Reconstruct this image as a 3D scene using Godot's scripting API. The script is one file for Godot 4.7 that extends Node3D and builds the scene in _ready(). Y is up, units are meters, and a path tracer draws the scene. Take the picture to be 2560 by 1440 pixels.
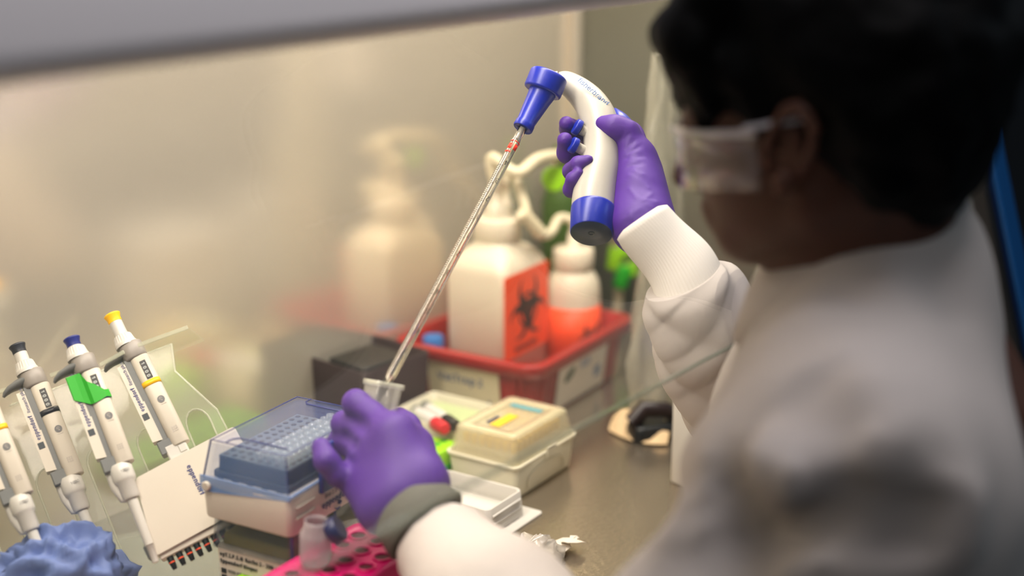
extends Node3D
# A biosafety cabinet with a seated worker, seen over the worker's left side. Worktop at y 0.9, camera at y 1.5.
const FOC := 3600.0
const PITCH := 16.0
const YAW := 53.5           # cabinet: local x runs along its front, local -z runs into it
const TOP := 0.9
var cp := cos(deg_to_rad(PITCH))
var sp := sin(deg_to_rad(PITCH))
var M := {}
var used := {}

# ---------------------------------------------------------------- places
func at(px: float, py: float, z: float) -> Vector3:
	var u := (px - 1280.0) / FOC
	var v := (720.0 - py) / FOC
	var t := z / (v * sp + cp)
	return Vector3(u * t, 1.5 + (v * cp - sp) * t, -z)

func on(px: float, py: float, h: float) -> Vector3:   # the point at height h over the worktop
	var u := (px - 1280.0) / FOC
	var v := (720.0 - py) / FOC
	var t := (TOP + h - 1.5) / (v * cp - sp)
	return Vector3(u * t, TOP + h, -(v * sp + cp) * t)

func cab(w: float, y: float, d: float) -> Vector3:
	return Basis(Vector3.UP, deg_to_rad(YAW)) * Vector3(w, TOP + y, -d)

func frame(o: Vector3, y: Vector3, z: Vector3) -> Transform3D:   # y kept, z made square to it
	var b := Basis()
	b.y = y.normalized()
	b.x = b.y.cross(z).normalized()
	b.z = b.x.cross(b.y)
	return Transform3D(b, o)

func yawed(o: Vector3, deg: float) -> Transform3D:
	return Transform3D(Basis(Vector3.UP, deg_to_rad(deg)), o)

# ---------------------------------------------------------------- materials
func mat(c: Color, rough := 0.5, metal := 0.0) -> StandardMaterial3D:
	var m := StandardMaterial3D.new()
	m.albedo_color = c
	m.roughness = rough
	m.metallic = metal
	return m

func clear(c: Color, a: float, rough := 0.1) -> StandardMaterial3D:
	var m := mat(Color(c.r, c.g, c.b, a), rough)
	m.transparency = BaseMaterial3D.TRANSPARENCY_ALPHA
	m.cull_mode = BaseMaterial3D.CULL_DISABLED
	return m

func glass(c: Color, a := 0.0, rough := 0.05, scale := 0.05) -> StandardMaterial3D:
	var m := mat(Color(c.r, c.g, c.b, a), rough)
	m.refraction_enabled = true
	m.refraction_scale = scale
	return m

func noise_tex(freq: float, oct := 4, sd := 1, as_normal := false, strength := 4.0, size := 512) -> NoiseTexture2D:
	var n := FastNoiseLite.new()
	n.noise_type = FastNoiseLite.TYPE_SIMPLEX_SMOOTH
	n.seed = sd
	n.frequency = freq
	n.fractal_octaves = oct
	var t := NoiseTexture2D.new()
	t.width = size
	t.height = size
	t.seamless = true
	t.noise = n
	t.as_normal_map = as_normal
	t.bump_strength = strength
	return t

func bumpy(m: StandardMaterial3D, freq: float, scale: float, strength := 4.0, amount := 0.5, sd := 3, stretch := Vector3.ONE) -> StandardMaterial3D:
	m.normal_enabled = true
	m.normal_texture = noise_tex(freq, 4, sd, true, strength)
	m.normal_scale = amount
	m.uv1_triplanar = true
	m.uv1_scale = stretch * scale
	return m

func ramp_tex(freq: float, c0: Color, c1: Color, sd := 1, oct := 4) -> NoiseTexture2D:
	var t := noise_tex(freq, oct, sd)
	var g := Gradient.new()
	g.set_color(0, c0)
	g.set_color(1, c1)
	t.color_ramp = g
	return t

# ---------------------------------------------------------------- shapes
func S() -> SurfaceTool:
	var st := SurfaceTool.new()
	st.begin(Mesh.PRIMITIVE_TRIANGLES)
	return st

func poly(st: SurfaceTool, pts: Array, c: Vector3) -> void:    # a flat convex face that looks away from c
	st.set_smooth_group(-1)
	var n: Vector3 = (pts[1] - pts[0]).cross(pts[2] - pts[0])
	var out: bool = n.dot((pts[0] + pts[2]) * 0.5 - c) > 0.0
	for i in range(1, pts.size() - 1):
		st.add_vertex(pts[0])
		if out:
			st.add_vertex(pts[i + 1])
			st.add_vertex(pts[i])
		else:
			st.add_vertex(pts[i])
			st.add_vertex(pts[i + 1])

func hexa(st: SurfaceTool, p: Array) -> void:   # p: four bottom corners, then four top corners
	var c := Vector3.ZERO
	for q in p:
		c += q / 8.0
	for f in [[0, 1, 2, 3], [4, 5, 6, 7], [0, 1, 5, 4], [1, 2, 6, 5], [2, 3, 7, 6], [3, 0, 4, 7]]:
		poly(st, [p[f[0]], p[f[1]], p[f[2]], p[f[3]]], c)

func box(st: SurfaceTool, xf: Transform3D, size: Vector3, ch := 0.0) -> void:   # centred on xf
	var h := size * 0.5
	var c := xf.origin
	if ch <= 0.0:
		var p := []
		for y in [-h.y, h.y]:
			for q in [[-1, -1], [1, -1], [1, 1], [-1, 1]]:
				p.append(xf * Vector3(h.x * q[0], y, h.z * q[1]))
		hexa(st, p)
		return
	var V := func(s: Vector3, ax: int) -> Vector3:
		var q := h - Vector3(ch, ch, ch)
		q[ax] = h[ax]
		return xf * (q * s)
	for ax in 3:
		var a := (ax + 1) % 3
		var b := (ax + 2) % 3
		for sg in [-1.0, 1.0]:
			var f := []
			for k in [[-1, -1], [1, -1], [1, 1], [-1, 1]]:
				var s := Vector3.ONE
				s[ax] = sg
				s[a] = k[0]
				s[b] = k[1]
				f.append(V.call(s, ax))
			poly(st, f, c)
		for sa in [-1.0, 1.0]:
			for sb in [-1.0, 1.0]:
				var s0 := Vector3.ONE
				s0[a] = sa
				s0[b] = sb
				s0[ax] = -1.0
				var s1 := s0
				s1[ax] = 1.0
				poly(st, [V.call(s0, a), V.call(s0, b), V.call(s1, b), V.call(s1, a)], c)
	for i in 8:
		var s := Vector3(1.0 if i & 1 else -1.0, 1.0 if i & 2 else -1.0, 1.0 if i & 4 else -1.0)
		poly(st, [V.call(s, 0), V.call(s, 1), V.call(s, 2)], c)

func loft(st: SurfaceTool, rings: Array, cap0 := true, cap1 := true, loop := false, group := 0, way := 0) -> void:
	var n: int = rings[0].size()
	var nr: int = rings.size()
	var mid := Vector3.ZERO
	for r in rings:
		mid += r[0] / float(nr)
	var vol := 0.0
	for i in (nr if loop else nr - 1):
		var a: PackedVector3Array = rings[i]
		var b: PackedVector3Array = rings[(i + 1) % nr]
		for j in n:
			var k := (j + 1) % n
			vol += (a[j] - mid).dot((a[k] - mid).cross(b[k] - mid)) + (a[j] - mid).dot((b[k] - mid).cross(b[j] - mid))
	for e in ([0, nr - 1] if not loop else []):
		var c := Vector3.ZERO
		for q in rings[e]:
			c += q / float(n)
		for j in n:
			var k := (j + 1) % n
			var d: float = (c - mid).dot((rings[e][k] - mid).cross(rings[e][j] - mid))
			vol += d if e == 0 else -d
	var flip := vol < 0.0 if way == 0 else way < 0
	st.set_smooth_group(group)
	for i in (nr if loop else nr - 1):
		var a: PackedVector3Array = rings[i]
		var b: PackedVector3Array = rings[(i + 1) % nr]
		for j in n:
			var k := (j + 1) % n
			var q := [a[j], b[k], a[k], a[j], b[j], b[k]] if not flip else [a[j], a[k], b[k], a[j], b[k], b[j]]
			for v in q:
				st.add_vertex(v)
	st.set_smooth_group(-1)
	for e in ([0, nr - 1] if not loop else []):
		if (e == 0 and not cap0) or (e != 0 and not cap1):
			continue
		var c := Vector3.ZERO
		for q in rings[e]:
			c += q / float(n)
		var fl: bool = flip != (e == 0)
		for j in n:
			var k := (j + 1) % n
			st.add_vertex(c)
			st.add_vertex(rings[e][k] if fl == false else rings[e][j])
			st.add_vertex(rings[e][j] if fl == false else rings[e][k])

func circle(xf: Transform3D, y: float, rx: float, rz: float, seg := 24) -> PackedVector3Array:
	var p := PackedVector3Array()
	for i in seg:
		var t := TAU * i / seg
		p.append(xf * Vector3(cos(t) * rx, y, sin(t) * rz))
	return p

func lathe(st: SurfaceTool, xf: Transform3D, prof: Array, seg := 24, sq := 1.0, cap0 := true, cap1 := true) -> void:   # prof: [[r, y], ...]; a doubled point makes a crisp edge
	var rings := []
	var g := 0
	var vol := 0.0
	for i in prof.size():      # which way the profile runs
		var q = prof[(i + 1) % prof.size()]
		vol += prof[i][0] * q[1] - q[0] * prof[i][1]
	for q in [[prof[-1], [0.0, prof[-1][1]]], [[0.0, prof[-1][1]], [0.0, prof[0][1]]], [[0.0, prof[0][1]], prof[0]], [prof[0], prof[-1]]]:
		vol += q[0][0] * q[1][1] - q[1][0] * q[0][1]
	var way := -1 if vol > 0.0 else 1
	if xf.basis.determinant() < 0.0:
		way = -way
	for i in prof.size():
		if i > 0 and absf(prof[i][0] - prof[i - 1][0]) < 1e-7 and absf(prof[i][1] - prof[i - 1][1]) < 1e-7:
			if rings.size() > 1:
				loft(st, rings, cap0 and g == 0, false, false, g, way)
			g += 1
			rings = []
		rings.append(circle(xf, prof[i][1], maxf(prof[i][0], 1e-5), maxf(prof[i][0] * sq, 1e-5), seg))
	loft(st, rings, cap0 and g == 0, cap1, false, g, way)

func rrect(w: float, d: float, r: float, seg := 5) -> Array:
	var out := []
	for q in 4:
		var cx := (w * 0.5 - r) * (1.0 if q == 0 or q == 3 else -1.0)
		var cz := (d * 0.5 - r) * (1.0 if q < 2 else -1.0)
		for i in seg + 1:
			var t := (q + float(i) / seg) * PI * 0.5
			out.append(Vector2(cx + cos(t) * r, cz + sin(t) * r))
	return out

func rring(xf: Transform3D, y: float, w: float, d: float, r: float, seg := 5, ox := 0.0, oz := 0.0) -> PackedVector3Array:
	var p := PackedVector3Array()
	for q in rrect(w, d, minf(r, minf(w, d) * 0.499), seg):
		p.append(xf * Vector3(q.x + ox, y, q.y + oz))
	return p

func rbox(st: SurfaceTool, xf: Transform3D, w0: float, d0: float, w1: float, d1: float, h: float, r: float, e := 0.002) -> void:   # stands on xf
	loft(st, [rring(xf, 0, w0 - e * 2, d0 - e * 2, r), rring(xf, e * 0.3, w0 - e * 0.6, d0 - e * 0.6, r), rring(xf, e, w0, d0, r), rring(xf, h - e, w1, d1, r), rring(xf, h - e * 0.3, w1 - e * 0.6, d1 - e * 0.6, r), rring(xf, h, w1 - e * 2, d1 - e * 2, r)])

func tray(st: SurfaceTool, xf: Transform3D, w0: float, d0: float, w1: float, d1: float, h: float, r: float, wall: float, floor_h: float) -> void:   # an open box
	var a := wall * 2
	loft(st, [rring(xf, 0, w0, d0, r), rring(xf, h - 0.0005, w1, d1, r), rring(xf, h, w1 - wall * 0.4, d1 - wall * 0.4, r), rring(xf, h, w1 - a + wall * 0.4, d1 - a + wall * 0.4, r), rring(xf, h - 0.0005, w1 - a, d1 - a, r), rring(xf, floor_h, w0 - a, d0 - a, r)])

func tube(st: SurfaceTool, pts: Array, radii: Array, seg := 12, flat := 1.0, face := Vector3.ZERO, caps := true) -> void:
	var rings := []
	var ref := face if face != Vector3.ZERO else Vector3(0.31, 0.77, 0.55)
	for i in pts.size():
		var t: Vector3 = (pts[mini(i + 1, pts.size() - 1)] - pts[maxi(i - 1, 0)]).normalized()
		var x := t.cross(ref).normalized()
		var z := x.cross(t)
		if face == Vector3.ZERO:
			ref = z
		var r: float = radii[i] if i < radii.size() else radii[-1]
		var p := PackedVector3Array()
		for j in seg:
			var a := TAU * j / seg
			p.append(pts[i] + x * cos(a) * r + z * sin(a) * r * flat)
		rings.append(p)
	loft(st, rings, caps, caps)

func curve(pts: Array, n: int) -> Array:   # a smooth line through points (or numbers)
	var out := []
	for i in n:
		var t := float(i) / (n - 1) * (pts.size() - 1)
		var k := mini(int(t), pts.size() - 2)
		var f := t - k
		var a = pts[maxi(k - 1, 0)]
		var d = pts[mini(k + 2, pts.size() - 1)]
		var b = pts[k]
		var c = pts[k + 1]
		out.append(b + (c - a) * 0.5 * f + (a * 2.0 - b * 5.0 + c * 4.0 - d) * 0.5 * f * f + (b * 3.0 - a - c * 3.0 + d) * 0.5 * f * f * f)
	return out

func plate(st: SurfaceTool, xf: Transform3D, outline: PackedVector2Array, th: float) -> void:   # an outline in xf's x-y plane, th thick towards -z
	var tri := Geometry2D.triangulate_polygon(outline)
	st.set_smooth_group(-1)
	var area := 0.0
	for i in outline.size():
		area += outline[i].cross(outline[(i + 1) % outline.size()])
	var cw := area < 0.0
	for i in range(0, tri.size(), 3):
		var a := outline[tri[i]]
		var b := outline[tri[i + 1]]
		var c := outline[tri[i + 2]]
		if (b - a).cross(c - a) > 0.0:
			var q := b
			b = c
			c = q
		for v in [a, b, c]:
			st.add_vertex(xf * Vector3(v.x, v.y, 0))
		for v in [a, c, b]:
			st.add_vertex(xf * Vector3(v.x, v.y, -th))
	var n := outline.size()
	for i in n:
		var a := outline[i]
		var b := outline[(i + 1) % n]
		if not cw:
			var q := a
			a = b
			b = q
		var p := [xf * Vector3(a.x, a.y, 0), xf * Vector3(a.x, a.y, -th), xf * Vector3(b.x, b.y, -th), xf * Vector3(b.x, b.y, 0)]
		for k in [0, 1, 2, 0, 2, 3]:
			st.add_vertex(p[k])

# ---------------------------------------------------------------- bodies: smooth unions of tapered bones, meshed as surface nets
class Bones:
	var a := PackedVector3Array()
	var d := PackedVector3Array()
	var r0 := PackedFloat32Array()
	var dr := PackedFloat32Array()
	var il := PackedFloat32Array()
	var k := PackedFloat32Array()
	var ea := PackedVector3Array()      # ellipsoids: middle, 1/radii, least radius, smoothness
	var ei := PackedVector3Array()
	var em := PackedFloat32Array()
	var ek := PackedFloat32Array()
	var ra := PackedVector3Array()      # ridges (height > 0) and grooves on the finished surface
	var rd := PackedVector3Array()
	var rl := PackedFloat32Array()
	var rw := PackedFloat32Array()
	var rh := PackedFloat32Array()
	var noise: FastNoiseLite
	var amp := 0.0
	var inv := Transform3D.IDENTITY
	func bone(p: Vector3, q: Vector3, rp: float, rq: float, sm: float) -> void:
		a.append(p)
		d.append(q - p)
		r0.append(rp)
		dr.append(rq - rp)
		il.append(1.0 / maxf((q - p).length_squared(), 1e-9))
		k.append(sm)
	func chain(pts: Array, rad: Array, sm: float) -> void:
		for i in pts.size() - 1:
			bone(pts[i], pts[i + 1], rad[i], rad[i + 1], sm)
	func ball(c: Vector3, rr: Vector3, sm: float) -> void:
		ea.append(c)
		ei.append(Vector3.ONE / rr)
		em.append(minf(rr.x, minf(rr.y, rr.z)))
		ek.append(sm)
	func ridge(p: Vector3, q: Vector3, w: float, h: float) -> void:
		ra.append(p)
		rd.append(q - p)
		rl.append(1.0 / maxf((q - p).length_squared(), 1e-9))
		rw.append(1.0 / (w * w))
		rh.append(h)
	func f(p: Vector3) -> float:
		var s := 1e3
		for i in ea.size():
			var v := (p - ea[i]) * ei[i]
			var l := v.length()
			var e: float = l * (l - 1.0) / maxf((v * ei[i]).length(), 1e-6) if l > 0.05 else -em[i]
			var kk := ek[i]
			var g := maxf(kk - absf(s - e), 0.0)
			s = minf(s, e) - g * g / (kk * 4.0)
		for i in a.size():
			var v := p - a[i]
			var t := clampf(v.dot(d[i]) * il[i], 0.0, 1.0)
			var e := (v - d[i] * t).length() - r0[i] - dr[i] * t
			var kk := k[i]
			var g := maxf(kk - absf(s - e), 0.0)
			s = minf(s, e) - g * g / (kk * 4.0)
		if absf(s) < 0.075:
			for i in ra.size():
				var v := p - ra[i]
				var t := clampf(v.dot(rd[i]) * rl[i], 0.0, 1.0)
				var q := (v - rd[i] * t).length_squared() * rw[i]
				if q < 6.0:
					s -= rh[i] * exp(-q) * minf(1.0, 6.0 * t * (1.0 - t) + 0.25)
			if amp > 0.0:
				s -= noise.get_noise_3dv(p) * amp
		return s

func nets(st: SurfaceTool, f: Callable, lo: Vector3, hi: Vector3, h: float) -> void:
	var n := Vector3i(((hi - lo) / (h * 4.0)).ceil()) * 4 + Vector3i.ONE
	var vals := PackedFloat32Array()
	vals.resize(n.x * n.y * n.z)
	var sx := 1
	var sy := n.x
	var sz := n.x * n.y
	var live := []
	for bz in range(0, n.z, 4):
		for by in range(0, n.y, 4):
			for bx in range(0, n.x, 4):
				var c := lo + Vector3(bx + 1.5, by + 1.5, bz + 1.5) * h
				var e: float = f.call(c)
				var near := absf(e) < h * 6.5
				if near:
					live.append(Vector3i(bx, by, bz))
				for z in range(bz, mini(bz + 4, n.z)):
					for y in range(by, mini(by + 4, n.y)):
						for x in range(bx, mini(bx + 4, n.x)):
							vals[x + y * sy + z * sz] = f.call(lo + Vector3(x, y, z) * h) if near else e
	var idx := {}
	var pts := PackedVector3Array()
	var cells := []
	for b in live:
		for z in range(b.z, mini(b.z + 4, n.z - 1)):
			for y in range(b.y, mini(b.y + 4, n.y - 1)):
				for x in range(b.x, mini(b.x + 4, n.x - 1)):
					var o: int = x + y * sy + z * sz
					var v := [vals[o], vals[o + 1], vals[o + sy], vals[o + sy + 1], vals[o + sz], vals[o + sz + 1], vals[o + sz + sy], vals[o + sz + sy + 1]]
					var m := 0
					for i in 8:
						if v[i] < 0.0:
							m += 1
					if m == 0 or m == 8:
						continue
					var sum := Vector3.ZERO
					var cnt := 0
					for e in [[0, 1], [2, 3], [4, 5], [6, 7], [0, 2], [1, 3], [4, 6], [5, 7], [0, 4], [1, 5], [2, 6], [3, 7]]:
						var p: float = v[e[0]]
						var q: float = v[e[1]]
						if (p < 0.0) != (q < 0.0):
							var t := p / (p - q)
							var A := Vector3(e[0] & 1, (e[0] >> 1) & 1, e[0] >> 2)
							var B := Vector3(e[1] & 1, (e[1] >> 1) & 1, e[1] >> 2)
							sum += A.lerp(B, t)
							cnt += 1
					idx[o] = pts.size()
					pts.append(lo + (Vector3(x, y, z) + sum / cnt) * h)
					cells.append(o)
	st.set_smooth_group(0)
	for o in cells:
		for ax in 3:
			var s: int = [sx, sy, sz][ax]
			var u: int = [sy, sz, sx][ax]
			var w: int = [sz, sx, sy][ax]
			var inside: bool = vals[o] < 0.0
			if inside == (vals[o + s] < 0.0):
				continue
			if not (idx.has(o - u) and idx.has(o - w) and idx.has(o - u - w)):
				continue
			var a := pts[idx[o]]
			var b := pts[idx[o - u]]
			var c := pts[idx[o - u - w]]
			var e := pts[idx[o - w]]
			for q in ([a, e, c, a, c, b] if inside else [a, b, c, a, c, e]):
				st.add_vertex(q)

# ---------------------------------------------------------------- objects
func numbered(called: String) -> String:
	var k: int = used.get(called, 0)
	used[called] = k + 1
	return called if k == 0 else "%s_%03d" % [called, k]

func put(called: String, st: SurfaceTool, m: Material, parent: Node = self, label := "") -> MeshInstance3D:
	st.generate_normals()
	st.index()
	var o := MeshInstance3D.new()
	o.mesh = st.commit()
	o.material_override = null
	o.mesh.surface_set_material(0, m)
	return place(o, called, parent, label)

func place(o: Node3D, called: String, parent: Node = self, label := "") -> Node3D:
	if parent == self:
		o.name = numbered(called)
	else:
		var k := 0
		while parent.has_node(NodePath(called if k == 0 else "%s_%03d" % [called, k])):
			k += 1
		o.name = called if k == 0 else "%s_%03d" % [called, k]
	parent.add_child(o, true)
	if label:
		o.set_meta("label", label)
	return o

func thing(called: String, label: String, category: String, xf := Transform3D.IDENTITY, group := "") -> Node3D:
	var o := Node3D.new()
	o.name = numbered(called)
	add_child(o, true)
	o.transform = xf
	return tag(o, label, category, group)

func rebase(o: Node3D, at_point: Vector3) -> void:   # moves a thing's own origin to its base; its parts stay where they are
	var d := o.transform.affine_inverse() * at_point
	o.position = at_point
	for c in o.get_children():
		c.position -= d

func tag(o: Node3D, label: String, category: String, group := "") -> Node3D:
	o.set_meta("label", label)
	o.set_meta("category", category)
	if group:
		o.set_meta("group", group)
	return o

func struct(called: String, st: SurfaceTool, m: Material, label: String, category: String) -> MeshInstance3D:
	var o := put(called, st, m)
	o.set_meta("kind", "structure")
	tag(o, label, category)
	return o

func words(txt: String, size: float, bold := false) -> TextMesh:
	var t := TextMesh.new()
	var f := SystemFont.new()
	f.font_names = PackedStringArray(["Droid Sans"])
	f.font_weight = 700 if bold else 400
	t.font = f
	t.text = txt
	t.font_size = 32
	t.pixel_size = size / 32.0
	t.depth = 0.0003
	t.curve_step = 2.0
	return t

func write(txt: String, size: float, xf: Transform3D, m: Material, parent: Node, called := "lettering", bold := false, bend := 0.0) -> void:
	var t := words(txt, size, bold)
	t.material = m
	var o := MeshInstance3D.new()
	o.mesh = t
	if bend > 0.0:      # wrapped round a cylinder of that radius whose axis is the text's x
		var arr := t.get_mesh_arrays()
		var v: PackedVector3Array = arr[Mesh.ARRAY_VERTEX]
		for i in v.size():
			var an := v[i].y / bend
			v[i] = Vector3(v[i].x, sin(an) * (bend + v[i].z), cos(an) * (bend + v[i].z) - bend)
		arr[Mesh.ARRAY_VERTEX] = v
		var am := ArrayMesh.new()
		am.add_surface_from_arrays(Mesh.PRIMITIVE_TRIANGLES, arr)
		am.surface_set_material(0, m)
		o.mesh = am
	o.transform = xf
	place(o, called, parent)

func _ready() -> void:
	# ------------------------------------------------ camera, sky, exposure
	var cam := Camera3D.new()
	cam.name = "camera"
	cam.position = Vector3(0, 1.5, 0)
	cam.rotation_degrees = Vector3(-PITCH, 0, 0)
	cam.near = 0.05
	cam.far = 60.0
	var lens := CameraAttributesPhysical.new()
	lens.frustum_focal_length = 60.0
	lens.exposure_aperture = 2.2
	lens.frustum_focus_distance = 1.27
	cam.attributes = lens
	cam.fov = rad_to_deg(2.0 * atan(720.0 / FOC))
	add_child(cam)
	var we := WorldEnvironment.new()
	we.name = "environment"
	var env := Environment.new()
	env.background_mode = Environment.BG_COLOR
	env.background_color = Color(0.03, 0.03, 0.035)
	env.tonemap_mode = Environment.TONE_MAPPER_LINEAR
	env.tonemap_exposure = 1.0
	env.sdfgi_enabled = true
	env.ssao_enabled = true
	env.ssil_enabled = true
	we.environment = env
	add_child(we)
	# ------------------------------------------------ lights
	# the cabinet's own lamp, under its roof
	area("cabinet_lamp_light", cab(0.88, 0.768, 0.785), Vector2(1.40, 0.10), Vector3.DOWN, Color(1.0, 0.955, 0.895), 1.22)
	# the room's ceiling panel, then two added fill panels
	area("ceiling_or_fill_light", cab(0.9, 1.775, 0.22), Vector2(1.18, 0.58), Vector3.DOWN, Color(1.0, 0.96, 0.97), 1.25)
	area("ceiling_or_fill_light", cab(-0.35, 1.775, -0.45), Vector2(1.18, 0.58), Vector3.DOWN, Color(1.0, 0.96, 0.95), 0.3)  # unseen fill added over the camera for surfaces that face it
	area("ceiling_or_fill_light", cab(2.6, 1.775, -1.5), Vector2(1.18, 0.58), Vector3.DOWN, Color(0.80, 0.92, 1.0), 1.3)  # unseen bluish fill added for the dark side of the coat
	materials()
	room()
	cabinet()
	person()
	controller()
	pipettes()
	tip_boxes()
	front_things()
	vacuum_trap()
	back_things()

func area(called: String, p: Vector3, size: Vector2, dir: Vector3, c: Color, e: float) -> void:
	var l := AreaLight3D.new()
	l.name = numbered(called)
	l.area_size = size
	l.light_color = c
	l.light_energy = e
	l.area_range = 12.0
	l.shadow_enabled = true
	add_child(l)
	var y := Basis(Vector3.UP, deg_to_rad(YAW)) * Vector3(0, 0, -1)
	l.basis = Basis(dir.cross(y).normalized() * 1.0, y, -dir).orthonormalized()
	l.position = p

func materials() -> void:
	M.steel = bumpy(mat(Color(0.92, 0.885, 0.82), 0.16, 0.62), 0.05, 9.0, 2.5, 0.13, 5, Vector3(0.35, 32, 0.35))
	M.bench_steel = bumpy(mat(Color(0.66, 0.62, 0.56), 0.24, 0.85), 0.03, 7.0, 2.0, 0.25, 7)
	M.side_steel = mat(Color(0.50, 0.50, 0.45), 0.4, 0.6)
	M.grey_paint = mat(Color(0.84, 0.825, 0.83), 0.45)
	M.dark_paint = mat(Color(0.30, 0.31, 0.32), 0.5)
	M.blue_paint = mat(Color(0.06, 0.30, 0.52), 0.4)
	M.navy_paint = mat(Color(0.03, 0.14, 0.30), 0.4)
	M.rubber = mat(Color(0.02, 0.02, 0.022), 0.6)
	M.wall = bumpy(mat(Color(0.24, 0.26, 0.28), 0.85), 0.05, 3.0, 2.0, 0.2)
	M.pale_wall = bumpy(mat(Color(0.62, 0.64, 0.66), 0.85), 0.05, 3.0, 2.0, 0.2)
	M.floor = bumpy(mat(Color(0.48, 0.49, 0.50), 0.5), 0.03, 2.0, 2.0, 0.1)
	M.ceiling = mat(Color(0.7, 0.7, 0.69), 0.9)
	M.pane = clear(Color(0.9, 1.0, 0.95), 0.02, 0.02)
	M.pane_edge = clear(Color(0.40, 0.48, 0.42), 0.3, 0.2)
	M.lamp = mat(Color.WHITE, 0.4)
	M.lamp.emission_enabled = true
	M.lamp.emission = Color(1.0, 0.93, 0.8)
	M.lamp.emission_energy_multiplier = 1.2
	M.panel_lamp = mat(Color.WHITE, 0.4)
	M.panel_lamp.emission_enabled = true
	M.panel_lamp.emission = Color(0.96, 0.98, 1.0)
	M.panel_lamp.emission_energy_multiplier = 1.2
	M.white = mat(Color(0.80, 0.79, 0.765), 0.35)
	M.cream = bumpy(mat(Color(0.82, 0.79, 0.735), 0.42), 0.3, 60.0, 1.5, 0.08)
	M.shell = bumpy(mat(Color(0.69, 0.675, 0.64), 0.33), 0.3, 60.0, 1.5, 0.05)
	M.spine = mat(Color(0.42, 0.43, 0.43), 0.45)
	M.collar = mat(Color(0.58, 0.555, 0.53), 0.4)
	M.black = mat(Color(0.025, 0.025, 0.03), 0.4)
	M.ink = mat(Color(0.04, 0.09, 0.42), 0.5)
	M.print_grey = mat(Color(0.42, 0.42, 0.43), 0.5)
	M.print_pale = mat(Color(0.72, 0.69, 0.65), 0.5)
	M.print_black = mat(Color(0.05, 0.05, 0.05), 0.5)
	M.digit = mat(Color(0.75, 0.77, 0.76), 0.5)
	M.yellow = mat(Color(1.0, 0.76, 0.03), 0.4)
	M.cap_blue = mat(Color(0.08, 0.12, 0.45), 0.35)
	M.cap_grey = mat(Color(0.14, 0.15, 0.19), 0.35)
	M.royal = bumpy(mat(Color(0.035, 0.13, 0.62), 0.33), 0.3, 60.0, 1.5, 0.06)
	M.tape_green = mat(Color(0.11, 0.66, 0.07), 0.55)
	M.lime = mat(Color(0.60, 0.86, 0.03), 0.45)
	M.acrylic = clear(Color(0.85, 0.9, 0.8), 0.07, 0.06)
	M.acrylic.metallic_specular = 0.2
	M.acrylic_edge = clear(Color(0.80, 0.81, 0.72), 0.35, 0.2)
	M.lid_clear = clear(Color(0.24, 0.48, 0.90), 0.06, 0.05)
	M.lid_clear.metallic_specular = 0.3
	M.lid_shaded = clear(Color(0.08, 0.16, 0.26), 0.28, 0.08)  # darker blue carries the shade inside the lower tip box
	M.lid_seam = clear(Color(0.06, 0.14, 0.48), 0.8, 0.2)
	M.slate = mat(Color(0.10, 0.15, 0.19), 0.4)
	M.slate_top = mat(Color(0.30, 0.35, 0.38), 0.45)
	M.tip = clear(Color(0.9, 0.95, 0.95), 0.16, 0.08)
	M.magenta = mat(Color(0.78, 0.005, 0.40), 0.42)
	M.frosted = clear(Color(0.80, 0.76, 0.78), 0.45, 0.25)
	M.frosted_cream = clear(Color(0.96, 0.93, 0.78), 0.27, 0.25)
	M.box_cream = mat(Color(0.85, 0.83, 0.74), 0.45)
	M.tip_yellow = mat(Color(0.95, 0.78, 0.12), 0.45)
	M.red = mat(Color(0.62, 0.034, 0.024), 0.38)
	M.card = mat(Color(0.88, 0.85, 0.70), 0.7)
	M.card_white = mat(Color(0.86, 0.84, 0.80), 0.7)
	M.orange = mat(Color(1.0, 0.33, 0.12), 0.5)
	M.hdpe = mat(Color(0.90, 0.86, 0.77), 0.45)
	M.hdpe.subsurf_scatter_enabled = true
	M.hdpe.subsurf_scatter_strength = 0.08
	M.tubing = mat(Color(0.86, 0.82, 0.70), 0.4)
	M.paper = mat(Color(0.86, 0.83, 0.78), 0.8)
	M.kraft = mat(Color(0.80, 0.70, 0.55), 0.8)
	M.bag = clear(Color(0.82, 0.81, 0.73), 0.30, 0.2)
	M.glove = bumpy(mat(Color(0.28, 0.088, 0.53), 0.58), 0.05, 28.0, 3.0, 0.35, 11)
	M.skin = bumpy(mat(Color(0.30, 0.165, 0.10), 0.6), 0.2, 40.0, 1.5, 0.1)
	M.skin.subsurf_scatter_enabled = true
	M.skin.subsurf_scatter_strength = 0.15
	M.hair = mat(Color(0.010, 0.010, 0.011), 0.6)
	M.hair.metallic_specular = 0.2
	M.coat = bumpy(mat(Color(0.71, 0.682, 0.662), 0.85), 0.25, 160.0, 2.0, 0.15)
	M.knit = mat(Color(0.90, 0.88, 0.85), 0.9)
	M.band_grey = mat(Color(0.36, 0.36, 0.33), 0.8)
	M.goggle = clear(Color(0.93, 0.92, 0.95), 0.035, 0.02)
	M.goggle.metallic_specular = 0.4
	M.goggle_frame = clear(Color(0.90, 0.88, 0.90), 0.45, 0.15)
	M.denim = mat(Color(0.07, 0.08, 0.11), 0.9)

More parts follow.
